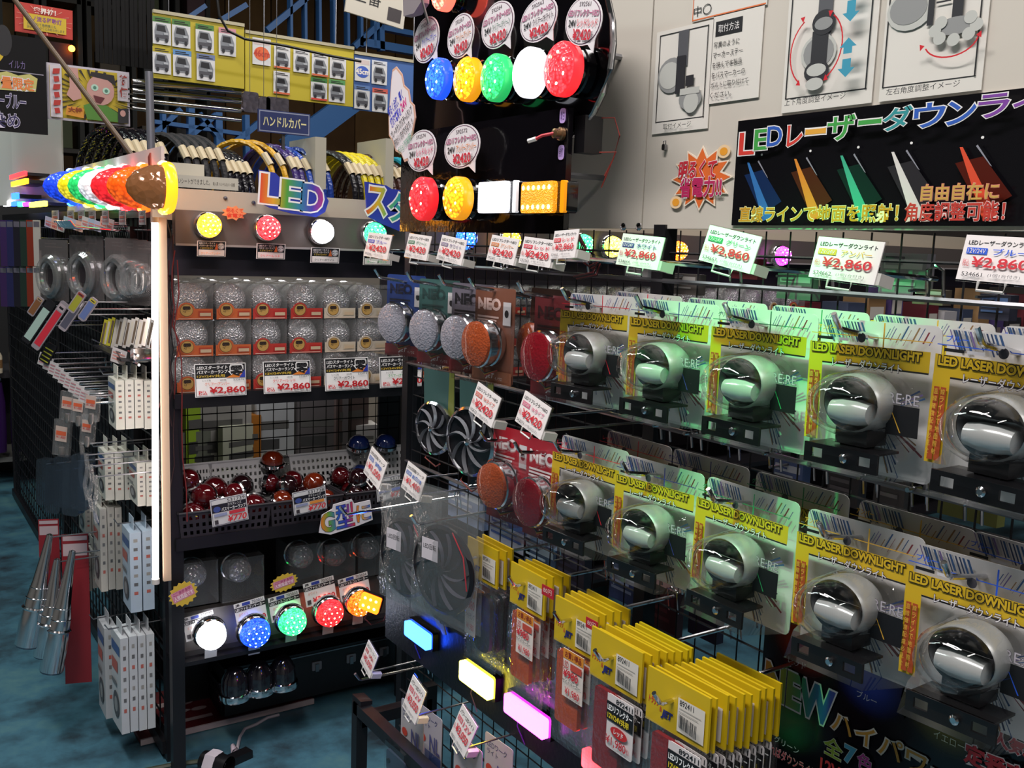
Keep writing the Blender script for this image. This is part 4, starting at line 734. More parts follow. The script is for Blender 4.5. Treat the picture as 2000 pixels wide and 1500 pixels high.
for i, (px, py, c, hp) in enumerate(STAR):
    p = on_y(px, py, UY-.055); q = Vector((p.x+.006, UY-.015, p.z)); r = span(p, (0, 0, 1), hp)*.95
    lab = '%s lit starlight marker lamp on the header rail%s' % (c, '' if i < 4 else ' seen behind the wire grid'); 
    if c in ('amber', 'green') and i >= 4: lab = '%s lit starlight marker lamp behind the grid, beside the %s one' % (c, 'blue' if c == 'amber' else 'yellow')
    dome_lamp(lab, q, r, c, {'amber': 8, 'red': 4, 'white': 9, 'green': 3.2, 'blue': 6, 'yellow': 8, 'orange': 5, 'magenta': 6}[c], .055)
    if i < 4:
        e = [('r', .03, .03, .97, .97, BLK), ('r', .05, .06, .95, .44, YW), ('t', 'LEDスターライト', .07, .80, .62, .92, YW, {'bold': .02}), ('t', 'バスマーカーランプ', .07, .65, .62, .77, YW, {'bold': .02}), ('t', '12V/24V', .12, .50, .55, .61, C('#c8a83a')), ('p', [(.60, .47), (.72, .47), (.67, .9)], C('#c8602c')), ('c', .82, .70, .12, .22, C('#b8a8a8')), ('t', '零', .73, .54, .91, .86, C('#f4f4f4'), {'out': C('#2a2430')}), ('t', 'クリアー/'+TX[c], .12, .14, .80, .30, C(LIT[c][0]) if c != 'white' else BLK, {'bold': .01})]
        fit_card('lamp_label', 'small printed label hanging under the %s starlight lamp' % c, 'price tag', on_y(px+6, py+46, UY-.022), 56, 30, e, rz=0, base=YW, rx=.12)
# boxed starlight lamps
BW = .105
ins_c = {'orange': ('#b5562a', '#a03a22'), 'red': ('#a83028', '#a02420'), 'white': ('#bcae9c', '#b8a890')}
BXM = {}
def star_box_parts(k):
    f = MB(); h = .1; d = .11
    P = [(-.051, 0), (.051, 0), (.051, h), (-.051, h)]
    f.add([(x, 0, z) for x, z in P]+[(x, d, z) for x, z in P], [(0, 1, 2, 3), (5, 4, 7, 6), (1, 5, 6, 2), (4, 0, 3, 7), (3, 2, 6, 7)], BOXP)
    gl = mat('#c2c0c2', .12, .55, key='faceted_clear', bump=('v', 210, 1.0))
    l = MB(); l.lathe([(.047, -.045), (.0485, -.02), (.048, .012), (.042, .028), (.024, .040), (0, .043)], gl, 22, c=(0, .05, .0515), sx=1.0)
    l.lathe([(.049, -.06), (.05, -.052), (.047, -.05)], CHROME, 22, c=(0, .046, .052))
    a, bb = ins_c[k]; c = MB(); am = C(a); c.box((0, -.001, .015), (.099, .001, .030), am); c.prism([(-.022+.023*math.cos(t), .026+.021*math.sin(t)) for t in [2*PI*i/20 for i in range(20)]], -.0025, -.001, am)
    p = MB(); p.disc(-.022, .026, .018, .0175, -.003, C('#6a4a2a')).disc(-.022, .026, .0165, .016, -.0033, C('#b08a4a')).text('零', -.034, .016, -.010, .037, -.0037, C('#2a1c16'), bold=.03).rect(.010, .008, .045, .024, -.0024, C(bb)).rect(.014, .010, .044, .019, -.0028, C('#b9a184')).rect(-.044, .002, .044, .0035, -.0028, C('#d0b8a8'))
    return f.mesh('clear_box', False), l.mesh('lamp_dome'), c.mesh('insert_card', False), p.mesh('print', False)
for k in ins_c: BXM[k] = star_box_parts(k)
def star_box(k, x, y, z, label, group, rz=0.0):
    m = BXM[k]; t = thing('lamp_box', label, 'box', Mx((x, y, z), rz), group)
    put('clear_box', m[0], t); put('lamp_dome', m[1], t); c = put('insert_card', m[2], t); put('print', m[3], c)
kinds = ['orange', 'orange', 'red', 'red', 'white', 'white']
for r in range(3):
    for i in range(6):
        k = kinds[i]; rn = ('bottom row on the shelf', 'middle row', 'top row')[r]
        for dpt in range(2 if r < 2 else 3):
            star_box(k, .765+i*.1075+rnd.uniform(-.002, .002), UY+.005+dpt*.115, 1.118+r*.1015, ('clear boxed starlight lamp with %s insert, %s of the stack' % (k, rn)) if dpt == 0 else 'clear boxed starlight lamp with %s insert behind the %s front boxes' % (k, rn.split(' on')[0]), '%s-insert lamp boxes, %s, %s' % (k, rn, 'front' if dpt == 0 else 'behind'), rnd.uniform(-.03, .03))
for i in range(16):
    k = kinds[(i*5) % 6]; star_box(k, 1.47+i*.118, UY+.01, 1.118, 'clear boxed starlight lamp with %s insert on the shelf behind the wire grid' % k, '%s-insert lamp boxes behind the wire grid' % k)
    star_box(k, 1.47+i*.118, UY+.01, 1.2195, 'clear boxed starlight lamp with %s insert stacked second behind the wire grid' % k, '%s-insert stacked lamp boxes behind the wire grid' % k)
    star_box(k, 1.47+i*.118, UY+.01, 1.321, 'clear boxed starlight lamp with %s insert stacked third behind the wire grid' % k, '%s-insert lamp boxes topmost behind the wire grid' % k)
for i, (x0, y0, x1, y1, c, num) in enumerate(((380, 708, 482, 776, 'amber', '532616'), (514, 703, 608, 769, 'red', '532617'), (634, 697, 721, 764, 'white', '532614'), (741, 694, 826, 758, 'green', '532615'))):
    e = [('r', .015, .02, .985, .98, BLK), ('r', .025, .03, .975, .56, WHITE), ('t', 'LEDスターライト', .04, .83, .64, .94, WHITE, {'bold': .02, 'italic': .2}), ('t', 'バスマーカーランプ', .04, .70, .64, .81, WHITE, {'bold': .02, 'italic': .2}), ('t', '12V/24V共用', .04, .585, .58, .67, C('#c8a83a'), {'bold': .02}), ('p', [(.60, .56), (.98, .56), (.98, .70), (.74, .66)], C('#d87a2a')), ('p', [(.86, .56), (.98, .56), (.98, .80)], C('#2a3a9a')), ('t', '零', .68, .60, .94, .93, BLK, {'out': WHITE, 'ow': .09, 'bold': .02}), ('t', 'レンズ色', .14, .47, .30, .53, BLK), ('t', 'LED色', .48, .47, .60, .53, BLK), ('t', num, .74, .47, .95, .53, BLK), ('t', 'クリアー/'+TX[c], .18, .34, .66, .44, C('#d8602c') if c == 'amber' else C({'red': '#d8302c', 'white': '#17161a', 'green': '#2a9a4a'}[c]), {'bold': .01}), ('t', '税込', .05, .06, .22, .20, C('#c8242c'), {'bold': .02}), ('t', '¥2,860', .26, .07, .97, .30, C('#b81c24'), {'bold': .03})]
    fit_card('price_card', 'starlight price card with %s colour line propped on the box shelf' % c, 'price tag', on_y((x0+x1)/2, (y0+y1)/2, UY-.03), x1-x0-2, y1-y0-4, e, rz=0, base=WHITE, ry=.0, rx=-.1)
# sign letters along the header
def flat_sign(name, label, parts_, c, w, h, rz, plate, ry=0.0):
    t = thing(name, label, 'sign', Mx(c, rz, 0, ry)); plate(t)
    for nm, b in parts_: b.obj(nm, t, None, False)
    return t
p = on_y(573, 380, UY-.045); wS = span(p, (1, 0, 0), 142); hS = span(p, (0, 0, 1), 78)
LB = mat('#2d3aa0', .45, key='sign_blue'); rain = rainbow_mat('rainbow_led', ['#d8482c', '#d8a02c', '#4f9a3a', '#2f7a9a', '#4a3aa8', '#b83a7a'], 0, -wS*.45, wS*.45)
t = thing('led_sign', 'cut-out LED sign in rainbow letters with blue shadow on the unit header', 'sign', Mx(p, 0, 0, .06))
MB().prism([(x*wS-wS/2, z*hS-hS/2) for x, z in ((.02, 1.0), (.24, .98), (.30, .88), (.70, .86), (.90, .72), (1.0, .45), (.96, .16), (.84, .0), (.5, .02), (.2, .10), (.06, .20))], 0, .008, LB).obj('backing', t, None, False)
for i, (ch, u0, u1, v0, v1) in enumerate((('L', .05, .32, .20, .93), ('E', .33, .62, .14, .86), ('D', .62, .92, .12, .82))):
    b = MB(); b.text(ch, (u0-.5)*wS, (v0-.5)*hS, (u1-.5)*wS, (v1-.5)*hS, -.0006, rain, bold=.035, out=C('#ece8e8'), ow=.045); b.obj('letter', t, None, False)
p = on_y(757, 405, UY-.045); wS = span(p, (1, 0, 0), 92); hS = span(p, (0, 0, 1), 88); rain2 = rainbow_mat('rainbow_suta', ['#d8482c', '#d8b02c', '#5fae5a', '#2f9a9a', '#2f7ac8'], 0, -wS*.45, wS*.45)
t = thing('katakana_sign', 'cut-out katakana sign in rainbow letters with blue shadow beside the glossy board', 'sign', Mx(p, 0, 0, .06))
MB().prism([(x*wS-wS/2, z*hS-hS/2) for x, z in ((.0, 1.0), (.44, .98), (.56, .92), (1.0, .92), (1.0, .1), (.8, .0), (.4, .12), (.1, .25))], 0, .008, LB).obj('backing', t, None, False)
for ch, u0, u1, v0, v1 in (('ス', .05, .48, .28, .92), ('タ', .52, .96, .2, .85)): MB().text(ch, (u0-.5)*wS, (v0-.5)*hS, (u1-.5)*wS, (v1-.5)*hS, -.0006, rain2, bold=.02, out=C('#ece8e8'), ow=.05).obj('letter', t, None, False)
hb_ = on_y(457, 416, UY-.03); fit_card('starburst_sticker', 'small orange starburst sticker between the amber and red starlight lamps', 'sticker', hb_, 50, 30, [('t', '明るくて', .2, .5, .85, .8, C('#d8402c'), {'bold': .02}), ('t', '省電力', .2, .2, .85, .48, C('#d8402c'), {'bold': .02})], rz=0, outline=star(9, .5, .36), base=C('#e08a5a'))
# ---------------------------------------------------------------- baskets with glass lens lamps
def basket(name, label, x, y, z, w, d, h, m, holes, tilt=0.0, rz=0.0, flare=.1):
    t = thing(name, label, 'basket', Mx((x, y, z), rz, tilt)); fl = 1+flare
    B0 = [(-w/2, 0, 0), (w/2, 0, 0), (w/2, d, 0), (-w/2, d, 0)]; T0 = [(-w/2*fl, -d*flare/2, h), (w/2*fl, -d*flare/2, h), (w/2*fl, d*(1+flare/2), h), (-w/2*fl, d*(1+flare/2), h)]
    MB().add(B0, [(0, 1, 2, 3)], m).obj('base', t, None, False)
    for i in range(4):
        j = (i+1) % 4; a, bb, c, dd = [Vector(v) for v in (B0[i], B0[j], T0[j], T0[i])]; nx = 14 if i % 2 == 0 else 9; nz = holes
        b = MB(); vs = []; fs = []
        def P(u, v): return (a*(1-u)+bb*u)*(1-v)+(dd*(1-u)+c*u)*v
        # perforated wall: square holes between bars
        n = nx*2+1; mz = nz*2+1; us = [k/n for k in range(n+1)]; vz = [0]+[.14+.72*k/(mz-2) for k in range(mz-1)]+[1]
        for k in range(mz):
            for q in range(n):
                if q % 2 == 1 and k % 2 == 1 and 0 < k < mz-1: continue
                o = len(vs); vs += [tuple(P(us[q], vz[k])), tuple(P(us[q+1], vz[k])), tuple(P(us[q+1], vz[k+1])), tuple(P(us[q], vz[k+1]))]; fs.append((o, o+1, o+2, o+3))
        b.add(vs, fs, m); b.obj('wall', t, None, False)
    R = [Vector(v) for v in T0]; MB().tube([tuple(R[k % 4]) for k in range(5)], .0035, m, 6).obj('rim', t)
    return t
WB = mat('#b4b2b2', .5, key='white_basket_plastic'); DB = mat('#2b262c', .5, key='dark_basket_plastic')
SZ = .709
for i, (px, py) in enumerate(((352, 905), (455, 892), (610, 872), (722, 850))):
    p = on_y(px, py, UY+.22); basket('white_basket', ('white perforated basket beside the tube-light post, behind the dark baskets', 'white perforated basket behind the basket with the red-line price card', 'white perforated basket behind the basket with the orange-line price card', 'white perforated basket with blue lenses next to the grid rack')[i], p.x, UY+.10, SZ+.05, (.12, .19, .21, .20)[i], .17, .13, WB, 5, -.25)
DBX = [(.84, .25), (1.085, .215), (1.31, .19)]
for i, (x, w) in enumerate(DBX): basket('dark_basket', ('dark plastic basket of red glass lens lamps with red-line price card', 'dark plastic basket of red and amber lens lamps with orange-line price card', 'dark plastic basket of glass lens lamps partly behind the milky bags')[i], x, UY-.02, SZ, w, .12, .075, DB, 3, 0, 0, .06)
def glass_lamp(label, c, r, m, rz, rx, group):
    t = thing('lens_lamp', label, 'lamp', Mx(c, rz, rx), group)
    MB().lathe([(r*1.0, 0), (r, r*.3), (r*.86, r*.72), (r*.5, r*1.02), (0, r*1.12)], m, 20).obj('lens', t)
    MB().lathe([(r*.9, -.012), (r*1.12, -.006), (r*1.14, .003), (r*1.02, .006)], CHROME, 20).obj('bezel', t)
    MB().lathe([(0, -.03), (r*.35, -.028), (r*.8, -.014), (r*.95, -.008)], mat('#3a3438', .25, .8), 16).obj('back', t)
GR = mat('#46080e', .08, key='glass_red', coat=.8, bump=('v', 60, .25)); GD = mat('#1e0a0e', .08, key='glass_dark', coat=.8); GBL = mat('#14204e', .15, key='glass_blue', coat=.6); GO = mat('#5e1c0a', .08, key='glass_amber', coat=.8, bump=('v', 60, .3))
for i, (x0, w) in enumerate(DBX):
    for k in range((11, 9, 8)[i]):
        m = ((GR, GD, GR, GR), (GO, GR, GD, GR), (GD, GR, GD, GBL))[i][k % 4]
        layer = k//5; gx = x0+((k % 5)-2)*w*.17+rnd.uniform(-.01, .01); gy = UY+.01+(.05 if k % 2 else .0)+rnd.uniform(0, .02)+.015*layer
        glass_lamp('%s glass lens lamp with chrome bezel heaped in the %s' % ({GR: 'dark red', GD: 'blackish', GO: 'amber', GBL: 'blue'}[m], ('basket with red-line card', 'basket with orange-line card', 'basket behind the milky bags')[i]), (gx, gy, SZ+.055+layer*.045+rnd.uniform(0, .01)), rnd.uniform(.029, .036), m, rnd.uniform(-1, 1), rnd.uniform(-1.3, .1), '%s glass lens lamps in basket %s' % ({GR: 'red', GD: 'blackish', GO: 'amber', GBL: 'blue'}[m], ('one', 'two', 'three')[i]))
for px, py, m, lab in ((700, 858, GBL, 'blue glass lens lamp standing in the white basket'), (752, 856, GBL, 'blue glass lens lamp standing in the white basket'), (532, 890, GO, 'amber glass lens lamp propped on the white baskets')):
    glass_lamp(lab, on_y(px, py+14, UY+.1), .034, m, 0, -1.35, 'glass lens lamps in the white baskets')
for i, (px, py, w, h, num, c, cn) in enumerate(((448, 996, 72, 52, '531739', '#c0303a', 'レッド'), (605, 978, 66, 44, '531738', '#d8883a', 'アンバー'), (765, 952, 60, 44, '531737', '#3a5ac0', 'ブルー'))):
    e = [('r', .02, .02, .98, .98, C('#3a3a5a')), ('r', .03, .04, .97, .96, C('#cccaca')), ('t', num, .46, .82, .95, .94, BLK), ('r', .03, .50, .97, .80, C('#17161e')), ('c', .16, .62, .10, .11, C('#3a4a8a')), ('t', 'ガラスレンズ', .46, .68, .84, .78, WHITE), ('t', 'バスマーカーランプ', .28, .52, .95, .66, WHITE, {'bold': .02}), ('r', .48, .36, .92, .48, C(c)), ('r', .06, .36, .42, .46, C('#8a90b0')), ('t', '¥770', .42, .08, .95, .32, C('#c8242c'), {'bold': .02, 'italic': .2}), ('r', .06, .08, .16, .24, C('#3a3438'))]
    fit_card('price_card', 'white price card with %s line clipped on a dark basket' % ('red', 'orange', 'blue')[i], 'price tag', on_y(px, py, UY-.045), w, h, e, rz=0, ry=-.1, base=C('#cccaca'))
# G sign
p = on_y(675, 1008, UY-.05); wS = span(p, (1, 0, 0), 106); hS = span(p, (0, 0, 1), 50); rg = rainbow_mat('rainbow_g', ['#d87a2c', '#5f9a3a', '#2f5ab8', '#3a3aa8', '#c83a3a', '#d8a02c', '#3a6ab8'], 0, -wS*.45, wS*.45)
t = thing('katakana_sign', 'white-edged rainbow sign reading G型に hung on the lower shelf edge', 'sign', Mx(p, 0, 0, -.1))
MB().prism([(x*wS-wS/2, z*hS-hS/2) for x, z in ((.0, .1), (.08, .75), (.28, .9), (.30, 1.05), (.64, 1.1), (.68, .9), (.98, .9), (1.0, .1), (.7, .0), (.2, -.08))], 0, .004, C('#d8d2d8')).obj('backing', t, None, False)
for ch, u0, u1, v0, v1 in (('G', .04, .30, .04, .82), ('型', .32, .66, .06, 1.0), ('に', .70, .97, .14, .8)): MB().text(ch, (u0-.5)*wS, (v0-.5)*hS, (u1-.5)*wS, (v1-.5)*hS, -.0008, rg, bold=.04 if ch == 'G' else .012, out=BLK, ow=.015).obj('letter', t, None, False)
# ---------------------------------------------------------------- falcon marker display under the shelf
LY = UY-.03
st_ = MB().box((0, 0, 0), (.66, .03, .12), mat('#4a4644', .5, .3)).obj('lamp_rail', un, U(1.06, LY+.10, .405), False)
MB().box((0, 0, 0), (.70, .10, .012), BLKM).obj('shelf', un, U(1.06, LY+.10, .34), False); MB().box((0, 0, 0), (4.6, .42, .012), BLKM).obj('shelf', un, U(3.0, UY+.2, .335), False)
FAL = [(417, 1243, 'white', 29, 7), (503, 1238, 'blue', 30, 1.6), (576, 1216, 'green', 28, 2.6), (649, 1199, 'red', 28, 1.6), (708, 1180, 'orange', 26, 2.2)]
for i, (px, py, c, hp, s) in enumerate(FAL):
    p = on_y(px, py, LY-.02); q = Vector((p.x, LY+.085-.055, p.z)); r = span(p, (0, 0, 1), hp)*.95; dome_lamp('%s lit falcon marker lamp under the basket shelf' % c, q, r, c, s, .06, rx=.12)
    MB().box((0, 0, 0), (.035, .002, .05), C('#a8a6a6')).obj('tag_strip', bpy.data.objects['shelf_unit'], un.matrix_basis.inverted() @ Mx((p.x+.004, LY+.02, p.z-.055), 0, .1), False)
DMK = mat('#929092', .15, .4, key='pack_dome', bump=('v', 110, .9))
for i, (px, py, w) in enumerate(((392, 1150, 84), (482, 1140, 84), (606, 1112, 66), (672, 1108, 62), (738, 1094, 62))):
    p = on_y(px, py, LY+.03); W_ = span(p, (1, 0, 0), w); t = thing('lamp_box', 'clear domed pack of a falcon marker lamp behind the %s lit one' % FAL[i][2], 'box', Mx((p.x, LY+.12, p.z-.06)))
    b = MB(); P = [(-W_/2, 0), (W_/2, 0), (W_/2*.98, .13), (-W_/2*.98, .13)]; b.add([(x, -.06, z) for x, z in P]+[(x, .06, z) for x, z in P], [(0, 1, 2, 3), (1, 5, 6, 2), (4, 0, 3, 7), (3, 2, 6, 7)], BOXP); b.obj('clear_box', t, None, False)
    MB().lathe([(.038, -.03), (.04, .0), (.034, .022), (.016, .034), (0, .036)], DMK, 20, c=(0, -.01, .08)).obj('lamp_dome', t); MB().lathe([(.043, -.034), (.044, -.028), (.04, -.026)], CHROME, 20, c=(0, -.01, .08)).obj('bezel', t)
for i, (px, py, w, h, num) in enumerate(((390, 1222, 62, 46, '703030'), (490, 1196, 62, 48, '703031'), (557, 1184, 62, 48, '703033'), (625, 1155, 62, 46, '703032'), (692, 1146, 60, 44, '703034'))):
    e = [('r', .0, .66, 1, .82, BLK), ('t', 'JB', .04, .85, .18, .97, BLK, {'bold': .03}), ('r', .26, .85, .52, .97, C('#2a3a8a')), ('t', num, .58, .85, .95, .97, BLK), ('t', 'LEDファルコンマーカー', .03, .68, .97, .80, WHITE, {'bold': .01}), ('t', 'ホワイト', .10, .46, .40, .58, C('#c86a4a')), ('t', '¥3,280', .22, .08, .95, .34, C('#b82028'), {'bold': .02}), ('r', .04, .1, .16, .28, C('#3a3438'))]
    fit_card('price_card', 'falcon marker price card over the %s lit lamp' % FAL[i][2], 'price tag', on_y(px, py, LY+.035), w, h, e, rz=0, ry=-.12, base=C('#cccac8'), rx=-.15)
for px, py, w, h, lab, ry in ((358, 1160, 62, 46, 'yellow starburst sticker with pink writing on the unit post', -.35), (555, 1138, 58, 34, 'yellow starburst sticker with pink writing among the falcon packs', -.2)):
    fit_card('starburst_sticker', lab, 'sticker', on_y(px, py, LY-.02), w, h, [('r', .12, .3, .85, .72, C('#c8849a')), ('t', 'ご好評', .18, .56, .8, .70, C('#a02a6a')), ('t', '人気商品です', .16, .34, .82, .54, C('#f0d8e0'), {'bold': .02})], rz=0, ry=ry, outline=star(16, .5, .42), base=C('#c8a83a'))
# ---------------------------------------------------------------- floor level of the unit
for i, (px, py) in enumerate(((458, 1322), (506, 1310), (552, 1300))):
    p = on_y(px, py, UY+.05); t = thing('dark_dome_lamp', 'unlit smoked dome lamp on the bottom of the shelf unit', 'lamp', Mx((p.x, UY+.05, p.z-.05)), 'unlit dome lamps at the bottom of the unit')
    T = Matrix.Rotation(PI/2, 4, 'X'); MB().lathe([(.040, .0), (.041, .02), (.038, .05), (.022, .075), (0, .082)], mat('#17151c', .08, key='smoke_dome', coat=.8), 24, M=Matrix.Rotation(-PI/2, 4, 'X')).obj('dome', t); MB().lathe([(.046, -.018), (.048, -.01), (.046, .002), (.04, .004)], CHROME, 24, M=Matrix.Rotation(-PI/2, 4, 'X')).obj('bezel', t)
p0 = on_z(460, 1425, 0.0)
basket('round_basket', 'dark plastic basket on the floor in front of the tool case', .98, 2.95, .012, .14, .10, .12, mat('#221f28', .5), 3, 0, 0, .15)
a = on_z(488, 1412, .02); c_ = on_z(705, 1352, .02)
t = thing('tool_case', 'low black case with five chrome latches under the shelf unit', 'case', Mx(((a.x+c_.x)/2+.05, 2.93, .02)))
MB().box((0, .12, .085), (.62, .26, .15), mat('#120f14', .4, bump=('n', 200, .2))).obj('body', t, None, False); MB().box((0, .12, .164), (.62, .26, .01), mat('#17141a', .35)).obj('lid', t, None, False); MB().box((0, -.011, .158), (.62, .004, .004), STEEL).obj('lid_trim', t, None, False)
for k in range(5): MB().rbox((-.25+.125*k, -.012, .115), (.034, .006, .03), .004, mat('#8a8488', .3, .4)).box((-.25+.125*k, -.017, .11), (.012, .006, .026), STEEL).obj('latch', t)
t = thing('red_board', 'dark red printed board with white edge lying under the shelf unit', 'board', Mx((.93, 2.93, .012))); MB().box((.0, .14, 0), (.56, .30, .016), mat('#4e1218', .45)).obj('panel', t, None, False); MB().box((0, -.012, 0), (.56, .006, .018), C('#a89a9c')).obj('edge_trim', t, None, False)
sheet_print([('c', .2, .7, .08, .06, C('#8a7a7c')), ('c', .34, .66, .06, .08, C('#8a7a7c')), ('c', .25, .42, .10, .05, C('#8a7a7c')), ('c', .4, .4, .05, .05, C('#8a7a7c')), ('r', .1, .12, .45, .2, C('#8a7a7c'))], .5, .26, 0).obj('print', t, Matrix.Translation((-.02, .13, .009)) @ Matrix.Rotation(-PI/2, 4, 'X'), False)
# cord, plug and tape roll on the floor
pts = [on_z(x, y, .006) for x, y in ((545, 1396), (522, 1402), (500, 1415), (478, 1424), (468, 1440), (463, 1462))]
tag(MB().tube([tuple(p) for p in pts], .005, C('#b0a8b0')).obj('power_cord', None), 'white power cord running from the tool case across the blue floor', 'cord')
b = MB()
tc_ = thing('cord_plug', 'ribbed white cord plug ending the power cord on the floor', 'plug', Matrix.Translation(on_z(458, 1462, .012)))
for k in range(5): MB().lathe([(.007+.0012*k, 0), (.007+.0012*k, .005)], C('#a89aa4'), 12, M=Matrix.Rotation(.35, 4, 'Z')).obj('rib', tc_, Matrix.Translation((-.0015*k, -.0085*k+.02, 0)))
MB().box((-.02, -.05, .0), (.075, .035, .024), BLACK).obj('socket', tc_, Matrix.Rotation(.3, 4, 'Z'), False)
t = thing('tape_roll', 'black plug with white hexagonal collar lying on the blue floor', 'plug', Matrix.Translation(on_z(425, 1492, .03)) @ Matrix.Rotation(.6, 4, 'Z'))
MB().lathe([(.0, -.06), (.028, -.05), (.032, 0), (.03, .04)], BLACK, 18).obj('body', t); MB().lathe([(.036, -.03), (.038, -.012), (.036, .006)], C('#b4acb4'), 6, c=(0, -.0, 0)).obj('collar', t)
MB().tube([(0, .04, 0), (-.04, .12, -.01), (-.12, .2, -.015), (-.2, .22, -.02)], .007, C('#3a3f32')).obj('cable', t)
# wires hanging at the unit's left post
for k in range(7):
    x = .685+rnd.uniform(-.01, .03); y = UY-.03+rnd.uniform(-.02, .02); z0 = rnd.uniform(1.35, 1.6); pts = []
    for i in range(9): pts.append((x+rnd.uniform(-.012, .012)+.006*i*(k % 3-1)*.4, y+rnd.uniform(-.006, .006), z0-i*(.05 if k < 4 else .09)))
    tag(MB().tube(pts, .0017, C(['#3a2226', '#7a2a2a', '#17141a', '#5a2428'][k % 4])).obj('hanging_wire', None), 'thin dark red or black wire dangling along the unit post beside the white tube light', 'wire', 'wires along the unit post')
# things beyond the wire grid of the unit
AIS = [((440, 800), .22, .16, .12, '#b4b2ae', 'grey-white carton seen through the grid under the amber-line price card'), ((395, 790), .09, .12, .10, '#a4c83a', 'lime green packet seen through the grid'), ((505, 850), .26, .2, .07, '#c8ccb8', 'pale flat carton seen through the grid above the white basket'), ((548, 810), .14, .14, .13, '#b8bcc0', 'printed grey carton with tool pictures seen through the grid'), ((500, 825), .07, .06, .035, '#b8742a', 'small orange packet seen through the grid'), ((640, 800), .2, .2, .10, '#6a6668', 'dark grey carton seen through the grid'), ((700, 785), .16, .2, .13, '#6a5a58', 'brownish carton seen through the grid near its right post'), ((720, 850), .12, .1, .06, '#bebcbc', 'pale card seen through the grid near the blue lenses'), ((410, 855), .3, .25, .03, '#7f8478', 'pale shelf board seen through the grid')]
for (px, py), w, d, h, c, lab in AIS:
    p = on_y(px, py, 3.35); h = max(h*.6, p.z+h/2-.731); t = thing('carton', lab, 'carton', Mx((p.x, 3.4, .731), rnd.uniform(-.3, .3))); MB().box((0, d/2, h/2), (w, d, h), C(c)).obj('body', t, None, False); sheet_print([('r', .1, .2, .6, .35, C('#4a4a4c')), ('r', .1, .5, .85, .62, C('#6a6a68'))], w, h, 0).obj('print', t, Matrix.Translation((0, -.0005, h/2)), False)
tag(MB().box((2.06, 3.62, .35), (2.6, .52, .7), mat('#38353a', .6)).box((2.06, 3.62, .715), (2.6, .6, .03), mat('#8a8c80', .55)).obj('counter', None, None, False), 'grey counter in the next aisle carrying cartons behind the grid', 'counter')

# clutter further along the unit, seen through the grid
for k in range(26):
    x = 3.40+(k % 13)*.145; z = (1.118, .71)[k//13]; w, d, h = rnd.uniform(.08, .13), .14, rnd.uniform(.14, .34)
    nm, c = [('wine red', '#5a1c26'), ('white', '#a8a4a8'), ('slate', '#3a4258'), ('tan', '#8a6a48'), ('violet', '#4a3a6a'), ('charcoal', '#2a282e')][k % 6]
    t = thing('small_carton', '%s carton on the %s shelf far behind the grid' % (nm, ('upper', 'lower')[k//13]), 'carton', Mx((x, UY+.05, z)), '%s cartons, %s shelf behind the grid' % (nm, ('upper', 'lower')[k//13])); MB().box((0, d/2, h/2), (w, d, h), C(c)).obj('body', t, None, False); sheet_print([('r', .1, .6, .9, .8, C('#b8b0a8')), ('r', .1, .3, .7, .4, C('#7a6a6a'))], w, h, 0).obj('print', t, Matrix.Translation((0, -.0005, h/2)), False)
# ---------------------------------------------------------------- side rack along the left aisle (face plane X = 0.70)
SX = .70
sr = thing('side_rack', 'long black wire rack along the aisle, hung with packs and boxes', 'display rack', Mx((SX, 4.4, 0)))
wire_mesh(-1.58, 1.75, .06, 1.60, .06, .003).obj('wire_grid', sr)['kind'] = 'stuff'
for dy in (-1.60, .1, 1.76): MB().box((.01, dy, .81), (.03, .03, 1.62), BLKM).obj('post', sr, None, False)
MB().box((0, .08, .04), (.03, 3.36, .04), BLKM).obj('rail', sr, None, False); MB().box((0, .08, 1.61), (.03, 3.36, .03), BLKM).obj('rail', sr, None, False)
MB().box((.03, .08, .95), (.01, 3.3, 1.3), mat('#0e0c11', .6)).obj('back_panel', sr, None, False)
# vertical tube light on the corner
a, c = on_y(302, 424, UY-.06), on_y(304, 1140, UY-.06)
t = thing('tube_light', 'tall lit white tube light standing on the corner of the side rack', 'lamp', Matrix.Translation((a.x, UY-.06, c.z)))
L = a.z-c.z; sl = (c.x-a.x)
MB().tube([(sl, 0, .012), (0, 0, L-.012)], .0085, mat('#fff4ee', .3, emit=9, ecol='#fff0e8', key='tube_glow'), 12).obj('tube', t)
MB().tube([(sl, 0, 0), (sl, 0, .014)], .0105, C('#c9c2bc'), 12).obj('end_cap', t); MB().tube([(0, 0, L-.014), (0, 0, L)], .0105, C('#c9c2bc'), 12).obj('end_cap', t)
MB().box((.022, .012, L/2), (.02, .012, L), mat('#b9a088', .5)).obj('channel', t, None, False)
